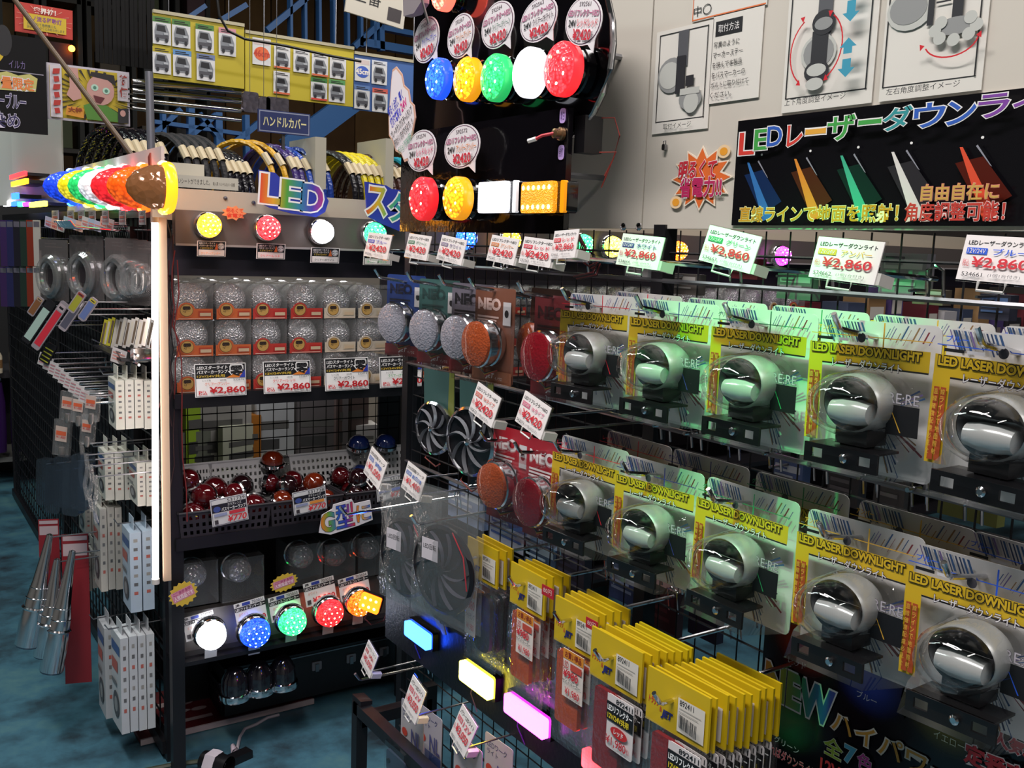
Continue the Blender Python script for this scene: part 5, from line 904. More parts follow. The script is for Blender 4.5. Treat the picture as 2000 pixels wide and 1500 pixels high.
# lit marker lamps in a row on a white strip
t = thing('lamp_strip', 'white backing strip behind the row of seven lit marker lamps', 'panel', Mx((SX-.02, 3.4, 1.70), SIDE)); MB().box((0, .004, .0), (1.40, .008, .16), mat('#c4bebc', .4)).obj('strip', t, None, False)
for s in (-.6, 0, .6): MB().box((s, .012, -.06), (.02, .012, .14), BLKM).obj('stay', t, None, False)
ROW = [(275, 'amber', 'nearest the tube light'), (236, 'orange', ''), (203, 'red', ''), (177, 'white', ''), (156, 'green', ''), (135, 'yellow', ''), (105, 'blue', '')]
for i, (px, c, x) in enumerate(ROW):
    p = on_x(px, 364, .60); lab = '%s lit conical marker lamp in the row on the white strip' % c
    t = thing('marker_lamp', lab, 'lamp', side((SX-.025, p.y, p.z))); r = .062; cm = LIT[c]
    MB().lathe([(r, 0), (r*1.06, .006), (r*1.04, .022), (r*.96, .028)], mat(cm[0], .25, emit=1.6, ecol=cm[1], key=('ring', c)), 28).obj('ring', t)
    MB().lathe([(r*.94, .024), (r*.86, .055), (r*.62, .088), (r*.3, .106), (0, .112)], (facet(cm[0], cm[1], .45, 90) if i else mat('#7a5640', .12, .3, bump=('v', 60, .9), key='smoky_amber', emit=.08, ecol='#ff9a30')), 28).obj('lens', t)
    for s in (1, -1): MB().lathe([(.014, 0), (.015, .012), (.009, .02), (0, .021)], mat('#ffffff', .3, emit=9, ecol=cm[1], key=('spot', c)), 10, c=(0, -.012, s*r*.86)).obj('led_window', t)
    q = on_x(px+3, 425, .62); fit_card('price_tag', 'clear price tag under the %s lamp of the white strip' % c, 'price tag', q, 13, 28, [('t', 'LED', .15, .7, .7, .88, BLK), ('r', .15, .45, .85, .6, C('#c86a5a')), ('t', '¥2,000', .1, .15, .9, .35, C('#b82028'))], base=C('#b8a8a8'))
MB().box((0, 0, 0), (.02, .3, .012), BLKM).obj('bracket', sr, Matrix.Translation((-.01, -1.4, 1.62)), False)
p = on_x(293, 345, .64); tag(MB().prism([(-.012, .05), (.008, .06), (.012, .0), (.008, -.07), (-.01, -.05), (-.006, 0)], -.002, .002, C('#8a3a30')).obj('trim_flag', None, side(p), False), 'brown paper flag at the end of the white lamp strip', 'flag')
# price tags and hooks of the upper row
for i in range(11):
    px = 95+i*12; py = 434+(i % 3)*4; p = on_x(px, py, .52+.0125*i)
    fit_card('price_tag', 'small tag on a hook end under the marker lamp row', 'price tag', p, 15, 20, [('r', .1, .5, .9, .62, C('#c87a6a')), ('t', '980', .15, .15, .85, .4, C('#b82028'))], base=C(['#a8a4b8', '#c8a090', '#b8b4b0', '#98a8b8'][i % 4]), ry=.2, group='small tags under the marker lamp row', rz=SIDE+.5); peg(COL.objects[-2], SX-p.x)
    hook(p.y, 1.555, .15, 'thin chrome hook of the side rack upper row', 'hooks of the side rack upper row', tip=True, rise=.04, X=SX)
# colour sheets at the far end
for r in range(2):
    for i, c in enumerate(('#3a2450', '#26264e', '#1c1a24', '#20302a', '#7a2a1c', '#a9a29c')):
        p = on_x(8+i*13, (475, 560)[r], .58); fit_card('colour_sheet', '%s sheet pack in the %s row at the rack end' % (('purple', 'navy', 'black', 'dark green', 'rust red', 'pale grey')[i], ('upper', 'lower')[r]), 'sheet pack', p, 14, (90, 78)[r], [('r', .1, .85, .9, .97, C('#5a5560'))], base=mat(c, .25), rz=SIDE+.7, thick=.004); peg(COL.objects[-2], SX-p.x, (0, .002, .02))
# round blister packs
RING = clear_mat('ring_plastic', alpha=.88, rough=.06, ior=1.5, haze=.08)
for i, (px, py, w, h) in enumerate(((104, 528, 56, 120), (168, 524, 66, 128), (236, 530, 64, 130), (262, 532, 50, 128), (281, 534, 44, 126))):
    p = on_x(px, py, (.58, .60, .625, .645, .66)[i]); R = Mx((0, 0, 0), SIDE+.35); ax = R @ Vector((1, 0, 0)); W_ = span(p, ax, w); H_ = span(p, (0, 0, 1), h)
    t = thing('blister_pack', ('round clear blister pack beside the colour sheets', 'round clear blister pack in the middle of the side rack row', 'round clear blister pack with red header strip', 'round clear blister pack tucked behind the red-header one', 'round clear blister pack against the tube light')[i], 'blister pack', Mx(p, SIDE+.35))
    MB().rbox((0, .002, 0), (W_, .0015, H_), .006, clear_mat('pack_film', alpha=.72, rough=.08, ior=1.45, haze=.10, col=(.8, .72, .72))).obj('card', t, None, False)
    MB().box((0, .0035, H_*.40), (W_, .001, H_*.18), C(('#3a3438', '#3a3438', '#7a2c22', '#6a2a22', '#5a3028')[i])).rect(-W_*.3, H_*.37, W_*.3, H_*.39, .0028, C('#b8a8a0')).rect(-W_*.3, H_*.42, W_*.1, H_*.44, .0028, C('#b8a8a0')).obj('header', t, None, False)
    rr = min(W_*.44, H_*.36); MB().lathe([(rr*1.0, 0), (rr, .018), (rr*.86, .03), (rr*.66, .03), (rr*.6, .016), (rr*.58, .004)], RING, 26, c=(0, 0, -H_*.1)).obj('blister', t)
    MB().lathe([(rr*.84, .006), (rr*.84, .016), (rr*.7, .018), (rr*.66, .01)], CHROME, 24, c=(0, 0, -H_*.1)).obj('ring', t); MB().rbox((0, -.006, -H_*.1), (rr*.4, .012, rr*.7), .004, mat('#2a2428', .3)).obj('plug', t); peg(t, SX-p.x, (0, .002, H_*.44))
# slanting long packs
for i, (px, py, w, h, c, c2, lab, ry) in enumerate(((76, 628, 20, 96, '#9fb8ae', '#17161a', 'mint green long pack in a black frame slanting on the side rack', .62), (98, 636, 18, 108, '#c02a3a', '#a89aa0', 'bright red long pack slanting on the side rack', .62), (140, 615, 18, 70, '#4a4a58', '#c8c0c0', 'dark long pack with white printed label slanting on the side rack', .62), (172, 604, 17, 50, '#5a6a9a', '#b8a83a', 'blue and yellow printed pack slanting on the side rack', .62), (150, 590, 18, 44, '#8a8a2a', '#8a3a30', 'olive and red printed pack under the round blister packs', .62), (94, 690, 22, 40, '#6a6a1c', '#b8b83a', 'yellow striped insole-shaped pack on the side rack', .5), (70, 598, 16, 40, '#7a5030', '#a88a6a', 'brown long pack behind the mint green one', .62))):
    p = on_x(px, py, .50); fit_card('long_pack', lab, 'pack', p, w, h, [('r', .12, .08, .88, .80, C(c)), ('r', .12, .82, .88, .95, C(c2)), ('r', .25, .86, .75, .90, C('#17161a'))] if i != 5 else [('r', .1, .2*k+.08, .9, .2*k+.14, C(c2)) for k in range(4)], ry=ry, rz=SIDE+.9, base=C('#141217') if i in (0, 5) else C('#8a8288'), thick=.006, radius=.006)
    peg(bpy.data.objects[-1] if 0 else COL.objects[-2], SX-p.x, (0, .002, .0))
# tray of thin cards
p = on_x(246, 655, .63); t0 = thing('card_tray', 'small black wire tray holding upright thin cards beside the tube light', 'tray', side((.645, p.y+.1, p.z-.06))); MB().box((0, 0, 0), (.40, .10, .006), BLKM).tube([(-.20, -.05, .02), (.20, -.05, .02)], .002, STEEL).obj('tray', t0)
for k in range(13):
    px = 202+k*7.6; q = on_x(px, 652-(k % 3)*2, .63); fit_card('thin_card', ('pale yellow' if k < 3 else 'white' if k % 2 else 'brown-edged')+' thin card standing in the wire tray', 'card', q, 7, 56, [('r', .2, .1, .8, .9, C('#c8c0b0' if k % 2 else '#6a5a4a'))], ry=.22, rz=SIDE+.9, base=C('#b8b030' if k < 3 else '#c4beb8'), group='thin cards in the wire tray, '+('yellow' if k < 3 else 'white' if k % 2 else 'brown-edged'))
p = on_x(276, 690, .645); tag(MB().rbox((0, 0, 0), (.04, .05, .05), .012, CHROME).tube([(-.06, -.02, .0), (.05, -.02, .0)], .004, CHROME).tube([(-.05, -.02, -.02), (.06, -.02, -.025)], .004, CHROME).obj('chrome_bracket', None, side(p)), 'polished chrome clamp on rods under the card tray', 'bracket')
p = on_x(232, 696, .60); fit_card('price_tag', 'white printed tag clipped on the chrome clamp rods', 'price tag', p, 30, 28, [('r', .1, .2+.22*k, .9, .3+.22*k, C('#c88a80')) for k in range(3)], base=C('#c4bcbc'), ry=.25, rz=SIDE+.7); 
# tags strung diagonally
for k in range(9):
    px, py = 84+k*10, 702+k*9; p = on_x(px, py, .50); fit_card('price_tag', 'translucent tag in the diagonal line of tags on the side rack', 'price tag', p, 18, 24, [('r', .12, .2+.25*j, .88, .3+.25*j, C('#a87a80')) for j in range(3)], base=C('#b8b4b4'), ry=.3, rz=SIDE+.8, group='tags in a diagonal line on the side rack'); peg(COL.objects[-2], SX-p.x)
    hook(p.y, p.z-.02, .18, 'chrome hook carrying a tag of the diagonal line', 'hooks of the diagonal tag line', rise=.0, X=SX)
# small bagged bulbs
for px, py, w, h, lab in ((122, 855, 32, 70, 'clear bag with bulb and orange label hanging in front'), (134, 793, 30, 56, 'clear bag with bulb and pink label on the side rack'), (155, 798, 28, 56, 'clear bag with bulb and brown label on the side rack'), (180, 792, 28, 60, 'clear bag with bulb and yellow 1,480 label beside the white boxes'), (172, 838, 26, 56, 'clear bag with grey bulb under the yellow-label bag')):
    p = on_x(px, py, .50); R = SIDE+.8; ax = Mx((0, 0, 0), R) @ Vector((1, 0, 0)); W_ = span(p, ax, w); H_ = span(p, (0, 0, 1), h); t = thing('bagged_bulb', lab, 'bag', Mx(p, R, 0, .1))
    MB().box((0, 0, 0), (W_, .012, H_), MILK).obj('bag', t, None, False); MB().box((0, -.0075, H_*.12), (W_*.7, .001, H_*.42), C('#b8a49a')).rect(-W_*.3, H_*.08, W_*.3, H_*.2, -.0085, C('#c85a3a')).text('¥1,480', -W_*.28, -.002, W_*.28, H_*.07, -.0085, C('#b82028')).obj('label', t, None, False)
    MB().lathe([(.0, 0), (W_*.16, .002), (W_*.2, .02), (W_*.12, .03)], mat('#8a8480', .3, .6), 10, M=Matrix.Rotation(PI/2, 4, 'X'), c=(0, 0, 0)).obj('bulb', t, Matrix.Translation((0, 0, -H_*.25)))
for k in range(5):
    px, py = 90+k*18, 940+(k % 2)*14; p = on_x(px, py, .50); tag(MB().rbox((0, 0, 0), (.055, .03, .16), .012, clear_mat('smoke_pack', alpha=.78, rough=.08, ior=1.5, haze=.03, col=(.5, .6, .72))).obj('clear_pack', None, Mx(p, SIDE+.8, 0, .05)), 'smoky translucent tube pack hanging low on the side rack', 'pack', 'smoky tube packs on the side rack'); peg(COL.objects[-1], SX-p.x, (0, 0, .06))
for k in range(4):
    px, py = 160+k*9, 905+k*22; p = on_x(px, py, .5); tag(MB().tube([(0, 0, .06), (.01, -.01, .02), (-.006, 0, -.03), (.006, -.006, -.07)], .006, MILK, 8).obj('bag_strip', None, Mx(p, SIDE+.8)), 'crumpled strip of clear bag dangling beside the white boxes', 'bag', 'dangling clear bag strips'); peg(COL.objects[-1], SX-p.x, (0, 0, .055))
# white hanging boxes
def hang_boxes(px0, px1, ytop, ybot, Y, n, label, group, depth=.11, c='#c9c7bd', ty=.0):
    a = on_y(px0, (ytop+ybot)/2, Y); b_ = on_y(px1, (ytop+ybot)/2, Y); zt = on_y(px1, ytop, Y).z; zb = on_y(px1, ybot, Y).z; th = (b_.x-a.x)/n; H_ = zt-zb
    bm = MB().box((th*.46, depth/2, -H_/2), (th*.9, depth, H_), C(c, .45)).mesh('body', False)
    tb = MB().prism([(0, 0), (.0, .0)], 0, 0, C(c)) if 0 else MB().box((th*.46, depth*.5, .018), (.0015, depth*.55, .04), C(c)).mesh('hang_tab', False)
    pb = MB()
    for k in range(7): pb.rect(th*.3, -H_*(.12+.11*k), th*.62, -H_*(.08+.11*k), -.0006, C(['#8a8884', '#5a5a5c', '#a85a50', '#6a6a6c'][k % 4]))
    pb = pb.mesh('print', False)
    sb = MB(); M = Matrix.Translation((th*.0, depth/2, -H_/2)) @ Matrix.Rotation(-PI/2, 4, 'Z')
    sb = sheet_print([('r', -.42+.5, .80, .92, .90, C('#3a5a8a')), ('r', .1, .60, .7, .72, C('#a85a50')), ('c', .5, .25, .32, .14, C('#4a4a4e')), ('c', .5, .25, .18, .08, C('#8a8a8c')), ('r', .1, .45, .6, .50, C('#6a6a6c'))], depth, H_, 0).mesh('print', False)
    for k in range(n):
        t = thing('hanging_box', label if k == 0 else label.replace('front', 'inner'), 'box', Mx((a.x+k*th, Y, zt+rnd.uniform(-.004, .004)), rnd.uniform(-.03, .03)), group+(' front' if k == 0 else ' inner'))
        put('body', bm, t); put('hang_tab', tb, t); put('print', pb, t)
        if k == 0: put('print', sb, t, Matrix.Translation((-.0005, depth/2, -H_/2)) @ Matrix.Rotation(-PI/2, 4, 'Z'))
    tag(MB().tube([(SX, Y+depth/2, zt+.014), (a.x-.02, Y+depth/2, zt+.014), (a.x-.03, Y+depth/2, zt+.03)], .0022, STEEL).obj('display_hook', None), 'chrome hook through the tabs of the %s' % group, 'hook')
hang_boxes(226, 300, 742, 836, 2.80, 4, 'front white slim box in the highest hanging set beside the tube light', 'highest hanging white boxes')
hang_boxes(205, 262, 882, 974, 2.98, 3, 'front white slim box in the second hanging set of the side rack', 'second hanging white boxes')
hang_boxes(268, 303, 905, 988, 2.82, 2, 'front white slim box next to the tube light in the second set', 'second-set white boxes by the tube')
hang_boxes(166, 206, 962, 1042, 3.25, 3, 'front grey-white slim box deep in the third hanging set', 'third hanging boxes', c='#9a9890')
hang_boxes(196, 240, 990, 1150, 3.0, 3, 'front tall grey-white box in the third hanging set', 'tall third-set boxes', c='#b4b0a8')
hang_boxes(254, 303, 1034, 1188, 2.82, 2, 'front tall pale blue box beside the tube light', 'tall pale blue boxes', c='#a4b4c4')
hang_boxes(205, 232, 1222, 1398, 2.98, 1, 'front tall pale box behind the lowest white set', 'lone pale box', c='#a4a8ac')
hang_boxes(236, 304, 1236, 1420, 2.80, 4, 'front tall white box in the lowest hanging set', 'lowest hanging white boxes', c='#b4b8bc')
hang_boxes(168, 192, 1080, 1150, 3.15, 2, 'front grey slim box low behind the chrome tailpipes', 'low grey boxes', c='#96948e')
# chrome tailpipe tips on red cards
for i, (x0, y0, x1, y1, lab) in enumerate(((98, 1042, 52, 1262, 'chrome flared tailpipe tip nearest the aisle on a red card'), (112, 1090, 88, 1282, 'chrome flared tailpipe tip between the other two on red cards'), (142, 1074, 100, 1312, 'chrome flared tailpipe tip in front on a wide red card'))):
    Y = 3.05-.02*i; a = on_y(x0, y0, Y); b_ = on_y(x1, y1, Y); d = b_-a; L = d.length; t = thing('tailpipe_tip', lab, 'car part', Matrix.Translation(a) @ d.to_track_quat('-Y', 'Z').to_matrix().to_4x4())
    r0, r1 = .009, .034
    MB().lathe([(.002, 0), (r0, .004), (r0*1.5, L*.18), (r0*2.4, L*.42), (r1*.86, L*.55), (r1, L*.8), (r1*.98, L*.985)], CHROME, 24).obj('pipe', t); MB().lathe([(r1*.98, L*.985), (r1*.9, L), (r1*.85, L*.9), (r1*.7, L*.7), (0, L*.68)], mat('#5a6a78', .3, .7), 24).obj('mouth', t)
    tp = t; peg(t, .22, (0, -.012, 0))
    for k in range(3): q = L*(.46+.09*k); rr = r0*2.55+(r1*.93-r0*2.4)*min(1, k*.5); MB().lathe([(rr*.98, q), (rr*1.1, q+.004), (rr*.98, q+.010)], CHROME, 24).obj('ring', t)
for x0, y0, w, h, Y, lab in ((150, 1190, 52, 290, 3.12, 'red backing card behind the chrome tailpipe tips'), (98, 1120, 40, 210, 3.25, 'dark red backing card behind the aisle-side tailpipe tip')):
    fit_card('backing_card', lab, 'card', on_y(x0, y0, Y), w, h, [('r', .05, .86, .95, .94, C('#a8989c')), ('r', .05, .96, .95, .99, C('#a8989c'))], rz=-.3, base=C('#7a1822'), thick=.004)
# lamps shown at the far end
p = on_x(36, 330, .62); t = thing('far_display', 'white sheet display with red and amber lit bars at the rack end', 'display', side((SX-.01, p.y, p.z-.06), 0, 0, .5)); MB().box((0, .01, .12), (.34, .008, .42), C('#c2c0ba')).box((-.30, .02, .10), (.24, .008, .40), C('#bab8b2')).obj('panel', t, None, False)
for k, (px, py, w, h, c, s) in enumerate(((35, 343, 30, 9, 'red', 3), (38, 357, 30, 10, 'amber', 3), (4, 350, 10, 12, 'green', 3), (15, 398, 12, 10, 'white', 5), (30, 398, 12, 9, 'blue', 5), (42, 399, 10, 9, 'green', 4), (52, 399, 10, 8, 'magenta', 4), (74, 399, 30, 10, 'yellow', 6), (30, 383, 10, 12, 'blue', 6))):
    q = on_x(px, py, .60); W_ = span(q, (0, -1, 0), w); H_ = span(q, (0, 0, 1), h); u = thing('led_bar', '%s lit small LED bar %s' % (c, 'on the far white display sheet' if k < 3 else 'in the low colour row of the far display' if k < 8 else 'above the low colour row of the far display'), 'lamp', side(q)); MB().rbox((0, 0, 0), (W_, .012, H_), .004, mat(LIT[c][0], .3, emit=s, ecol=LIT[c][1], key=('fbar', c, s))).obj('lens', u); MB().box((0, .05, 0), (W_*.9, .09, H_*.6), BLACK).obj('housing', u, None, False)
# ---------------------------------------------------------------- next aisle: wheel covers, boards, stairs, posters
CVY = 4.2
sh = thing('cover_shelf', 'cream metal shelf holding steering wheel covers behind the shelf unit', 'shelf unit', Mx((1.7, CVY, 0)))
MB().box((.19, .05, 1.50), (2.2, .5, .03), CREAM).obj('shelf', sh, None, False); MB().box((.19, -.2, .75), (2.2, .02, 1.5), mat('#6a645c', .6)).obj('back_panel', sh, None, False)
p = on_y(338, 337, CVY-.2); MB().box((p.x-1.7-.05, -.22, p.z), (.33, .01, .075), CREAM).obj('shelf_lip', sh, None, False)
for px, w in ((612, .05), (745, .04)): q = on_y(px, 335, CVY-.12); MB().box((q.x-1.7, -.05, q.z), (w, .3, .28), mat('#b0ab9c', .5)).obj('divider', sh, None, False)
fit_card('notice_strip', 'white strip with Japanese handwriting on the cream shelf front', 'sign', on_y(392, 356, CVY-.25), 150, 24, [('t', 'すごいいいシートができました。', .05, .3, .62, .75, C('#3a3630')), ('t', '新入荷 ハンドルカバー各種', .66, .3, .95, .6, C('#6a645c'))], rz=0, base=C('#c9c2b4'))
def cover(px, py, c, label, group, R=.205, tr=.0145, lean=.25, yaw=.5, shine=.3):
    p = on_y(px, py, CVY); t = thing('wheel_cover', label, 'steering cover', Mx((p.x, CVY, p.z-R+.015), -PI/2+yaw, 0, 0) , group)
    b = MB(); n, m = 26, 7; vs = []; fs = []
    for i in range(n):
        a = 2*PI*i/n
        for k in range(m): q = 2*PI*k/m; rr = R+tr*.8*math.cos(q); vs.append((rr*math.cos(a), tr*math.sin(q), rr*math.sin(a)))
    for i in range(n):
        for k in range(m): fs.append((i*m+k, i*m+(k+1) % m, ((i+1) % n)*m+(k+1) % m, ((i+1) % n)*m+k))
    b.add(vs, fs, mat(c, shine, bump=('v', 70, .6), key=('cover', c, shine))); b.obj('ring', t)
    MB().lathe([(tr*1.08, -.03), (tr*1.08, .03)], C('#b9a98c'), 8, M=Matrix.Translation((R*.80, 0, R*.62)) @ Matrix.Rotation(-.66, 4, 'Y') @ Matrix.Rotation(PI/2, 4, 'X')).obj('paper_band', t)
CV = [('#17141a', 'dull black', 312, 270, 5, 17, .7), ('#120f16', 'glittering black', 395, 298, 4, 13, .2), ('#c8961c', 'golden yellow', 462, 283, 2, 24, .35), ('#3a2a6a', 'purple', 520, 292, 2, 12, .25), ('#2a4aa8', 'blue', 548, 296, 1, 12, .25), ('#1e3a8a', 'dark blue', 572, 298, 2, 12, .25), ('#141218', 'black quilted', 632, 304, 2, 12, .3), ('#c8b81e', 'bright yellow', 655, 306, 4, 13, .3), ('#3a1c16', 'brown', 710, 312, 3, 12, .3), ('#1e8aa0', 'teal', 756, 316, 2, 12, .25), ('#2f8a3a', 'green', 784, 318, 1, 12, .25), ('#0f0d12', 'shiny black', 205, 258, 5, 16, .12)]
for c, nm, px, py, n, st_p, sn in CV:
    for k in range(n): cover(px+k*st_p, py+k*1.5, c, '%s steering wheel cover standing on the cream shelf' % nm, nm+' steering wheel covers', shine=sn, yaw=.55 if nm == 'golden yellow' else .35)
# hanging sign
p = on_y(555, 240, CVY-.1); o, w, h = fit_card('aisle_sign', 'navy aisle sign with pale yellow katakana on a grey post', 'sign', p, 102, 44, [('r', .02, .04, .98, .96, C('#8a90a8')), ('r', .035, .09, .965, .91, C('#1e2a5c')), ('t', 'ハンドルカバー', .09, .28, .92, .74, C('#d8cf9a'), {'bold': .02})], rz=0, base=C('#1e2a5c'), thick=.01)
MB().box((0, .012, -.22), (.012, .012, .35), STEEL).obj('post', o, None, False)
# yellow vehicle boards
BY = 4.5
def vsheet(px, py, w, h, head, lab, big=None, hc='#3a6a3a', band=None):
    r = random.Random(px); e = [('r', 0, .80, 1, 1, C(hc)), ('r', .12, .90, .7, .935, C('#17161a')), ('r', .12, .84, .88, .87, C('#17161a'))]
    if big: e = [('r', .06, .75, .94, .95, C('#c8b8b8')), ('c', .5, .42, .42, .26, C('#d8643a' if big == '46cm' else '#3a5ab8')), ('t', big, .06, .30, .94, .56, C('#e8e0d8' if big != '46cm' else '#b83a2a'), {'bold': .03})]
    else:
        g = [C('#4a4a52'), C('#7c8088'), C('#23232a'), C('#a8acb4')]
        e += [('p', [(.12, .16), (.88, .16), (.90, .46), (.74, .72), (.20, .74), (.10, .48)], g[1]), ('p', [(.2, .48), (.72, .46), (.66, .68), (.25, .69)], g[2]), ('r', .14, .22, .86, .34, g[0]), ('c', .26, .16, .09, .08, g[2]), ('c', .74, .16, .09, .08, g[2]), ('r', .60, .36, .84, .44, g[3])]
    if band: e.append(('r', 0, 0, 1, .08, C(band)))
    fit_card('vehicle_sheet', lab, 'poster', on_y(px, py, BY-.012), w, h, e, rz=0, base=C('#d0d0d4'))
def vboard(x0, y0, x1, y1, y2, c, lab):
    a, d = on_y(x0, y0, BY), on_y(x1, y1, BY); zb = on_y(x0, y2, BY).z; t = thing('hanging_board', lab, 'sign board', Mx(((a.x+d.x)/2, BY, (a.z+d.z)/2))); H_ = (a.z+d.z)/2-zb
    MB().box((0, 0, -H_/2), (d.x-a.x, .012, H_), mat(c, .5)).obj('panel', t, None, False); MB().box((0, -.002, .006), (d.x-a.x, .02, .014), mat('#b0a890', .4)).obj('top_rail', t, None, False)
    for s in (-.33, .33): MB().tube([((d.x-a.x)*s, 0, .01), ((d.x-a.x)*s, 0, 1.0)], .003, STEEL).obj('chain', t)
vboard(298, 20, 476, 57, 152, '#b3a22a', 'yellow hanging board with rows of truck sheets next to the black curtain'); vboard(478, 62, 690, 100, 184, '#b8a72c', 'yellow hanging board headed 46cm with truck sheets'); vboard(691, 104, 830, 128, 214, '#3f62a0', 'blue hanging board headed 45cm partly behind the cloud card')
for px, py, hc, l in ((316, 60, '#4a7a3a', 'van sheet with green heading at the board end by the curtain'), (354, 66, '#4a7a3a', 'van sheet with green heading between two others'), (400, 75, '#4a7a3a', 'lorry sheet with green heading beside the pink-headed one')): vsheet(px, py, 36, 54, 'トヨタ車', l, hc=hc)
vsheet(444, 82, 34, 54, 'お知らせ', 'truck sheet with pink heading alone at the end of its board', hc='#c88a9a')
for px, py, hc, l in ((316, 118, '#b3a22a', 'dark van sheet with yellow heading in the lower row'), (356, 124, '#5a8ac0', 'white lorry sheet with light blue heading in the lower row'), (402, 132, '#6a78a0', 'blue truck sheet with slate heading in the lower row')): vsheet(px, py, 36, 52, 'いすゞ車', l, hc=hc)
vsheet(511, 101, 36, 52, '', 'white sheet with orange oval reading 46cm', big='46cm')
for px, py, l, hc, bd in ((551, 112, 'black truck sheet with white heading under the handrail', '#d0d0d4', '#c8603a'), (589, 120, 'two-truck sheet beside the black truck one', '#d0d0d4', None), (625, 127, 'teal-fronted truck sheet in the upper row', '#d0d0d4', '#c8603a'), (660, 132, 'crowded truck sheet at the end of the upper row', '#d0d0d4', None), (550, 162, 'white lorry sheet with red foot in the lower row of the 46cm board', '#d0d0d4', '#c8603a'), (623, 174, 'bus sheet with green heading and red foot', '#3a7a3a', '#c83a2a'), (658, 178, 'glossy lorry sheet with green heading', '#5a9a5a', None)): vsheet(px, py, 32, 44, '三菱車', l, hc=hc, band=bd)
vsheet(708, 137, 30, 44, '', 'white sheet reading 45cm on the blue board', big='45cm')
for px, py, l, hc in ((741, 142, 'pale truck sheet beside the 45cm one', '#c8ccd8'), (707, 190, 'dark truck sheet low on the blue board', '#5a7ab0'), (742, 196, 'truck sheet with red heading behind the cloud card', '#c85a50')): vsheet(px, py, 30, 46, '日野車', l, hc=hc)
# blue steel stairs
STY = 6.2; BLU = mat('#2f5f9a', .45, key='stair_blue')
sr_ = thing('steel_stairs', 'blue painted steel stair frame with railings in front of plywood wall', 'stairs', Mx((2.6, STY, 0)))
def beam(x0, y0, x1, y1, wpx, nm, Y=STY):
    a, d = on_y(x0, y0, Y), on_y(x1, y1, Y); w = span(a, (1, 0, 0), wpx); v = d-a; L = v.length; ang = math.atan2(v.z, v.x)
    MB().box((L/2, 0, 0), (L, .06, w), BLU).obj(nm, sr_, sr_.matrix_basis.inverted() @ Matrix.Translation(a) @ Matrix.Rotation(-ang, 4, 'Y'), False)
for q in ((520, 60, 600, -6, 11, 'handrail'), (430, 40, 480, 10, 10, 'handrail'), (560, 292, 690, 196, 42, 'stringer'), (690, 92, 752, 36, 10, 'brace'), (742, 54, 812, 68, 9, 'rail'), (742, 30, 744, 100, 9, 'post'), (700, 82, 830, 104, 14, 'rail'), (300, 262, 352, 214, 10, 'brace'), (372, 210, 372, 300, 12, 'post'), (330, 300, 420, 225, 10, 'brace'), (425, 220, 428, 330, 13, 'post'), (388, 222, 440, 285, 9, 'brace'), (430, 300, 505, 240, 11, 'brace'), (318, 215, 320, 300, 8, 'post'), (300, 238, 470, 262, 8, 'rail'), (480, 225, 482, 330, 9, 'post'), (330, 60, 400, 12, 9, 'handrail')): beam(*q)
for px in (566, 594, 622, 650, 677, 703, 729): beam(px, -10, px+1, 92, 5, 'baluster')
# chrome glitter bars under the boards
for k in range(4):
    a, d = on_y(258, 160+k*17, 4.6), on_y(470, 178+k*19, 4.6); tag(MB().tube([tuple(a), tuple(d)], .016-.002*k, CHROME, 10).obj('chrome_bar', None), 'long polished chrome bar hung under the yellow board', 'bar', 'chrome bars under the yellow board')
for k, (px, py, w, h) in enumerate(((488, 200, 30, 40), (540, 208, 44, 34), (515, 205, 22, 30))):
    q = on_y(px, py, 4.4); W_ = span(q, (1, 0, 0), w); H_ = span(q, (0, 0, 1), h); tag(MB().rbox((0, 0, 0), (W_, .03, H_), .01, mat('#b0a8b8', .15, .9, bump=('v', 30, .8), key='foil')).obj('foil_pack', None, Matrix.Translation(q)), ('crumpled holographic foil pack beside the aisle sign', 'silver foil pack above the aisle sign', 'narrow foil pack between the foil packs')[k], 'pack'); MB().tube([(0, 0, H_*.4), (0, .0, 1.4)], .0015, STEEL, 5).obj('hanger', COL.objects[-1])
# posters at the far left
PY = 4.6
sk, hr, gn, yl = C('#b88a84'), C('#1d1418'), C('#4a7a2c'), C('#b8a024')
e = [('r', .01, .015, .99, .985, C('#bdb6c4')), ('r', .03, .04, .97, .96, yl)]
for k in range(30):
    a = 2*PI*k/30; e.append(('p', [(.56+.5*math.cos(a), .5+.46*math.sin(a)), (.56+.5*math.cos(a+.07), .5+.46*math.sin(a+.07)), (.56+.25*math.cos(a+.03), .5+.25*math.sin(a+.03))], C('#2a2418')))
e = [x for x in e]
e += [('r', .03, .04, .17, .96, C('#c4bcc4')), ('r', .84, .45, .97, .96, C('#b8b0b8')), ('p', [(.46, .05), (.86, .05), (.84, .22), (.7, .34), (.52, .36), (.42, .30)], gn), ('p', [(.26, .95), (.36, .95), (.38, .60), (.40, .42), (.30, .36), (.22, .46), (.26, .6)], sk), ('c', .63, .60, .17, .27, sk), ('p', [(.52, .92), (.80, .90), (.82, .70), (.72, .80), (.50, .84)], hr), ('c', .56, .64, .045, .06, C('#a8c8b8')), ('c', .70, .60, .045, .06, C('#a8c8b8')), ('c', .56, .64, .02, .03, C('#4a7a6a')), ('c', .70, .60, .02, .03, C('#4a7a6a')), ('p', [(.54, .50), (.68, .47), (.63, .36), (.57, .38)], C('#5a1c24')), ('p', [(.84, .04), (.97, .04), (.97, .32), (.84, .30)], C('#1d1a20')), ('c', .90, .22, .035, .06, sk), ('p', [(.2, .1), (.42, .06), (.42, .24), (.22, .26)], C('#c8862c'))]
for k, ch in enumerate('うらない安い'): e.append(('p', [(.06+.02*(k % 2), .80-.14*k), (.14, .815-.14*k), (.15-.02*(k % 2), .91-.14*k), (.07, .895-.14*k)], C('#a82a24')))
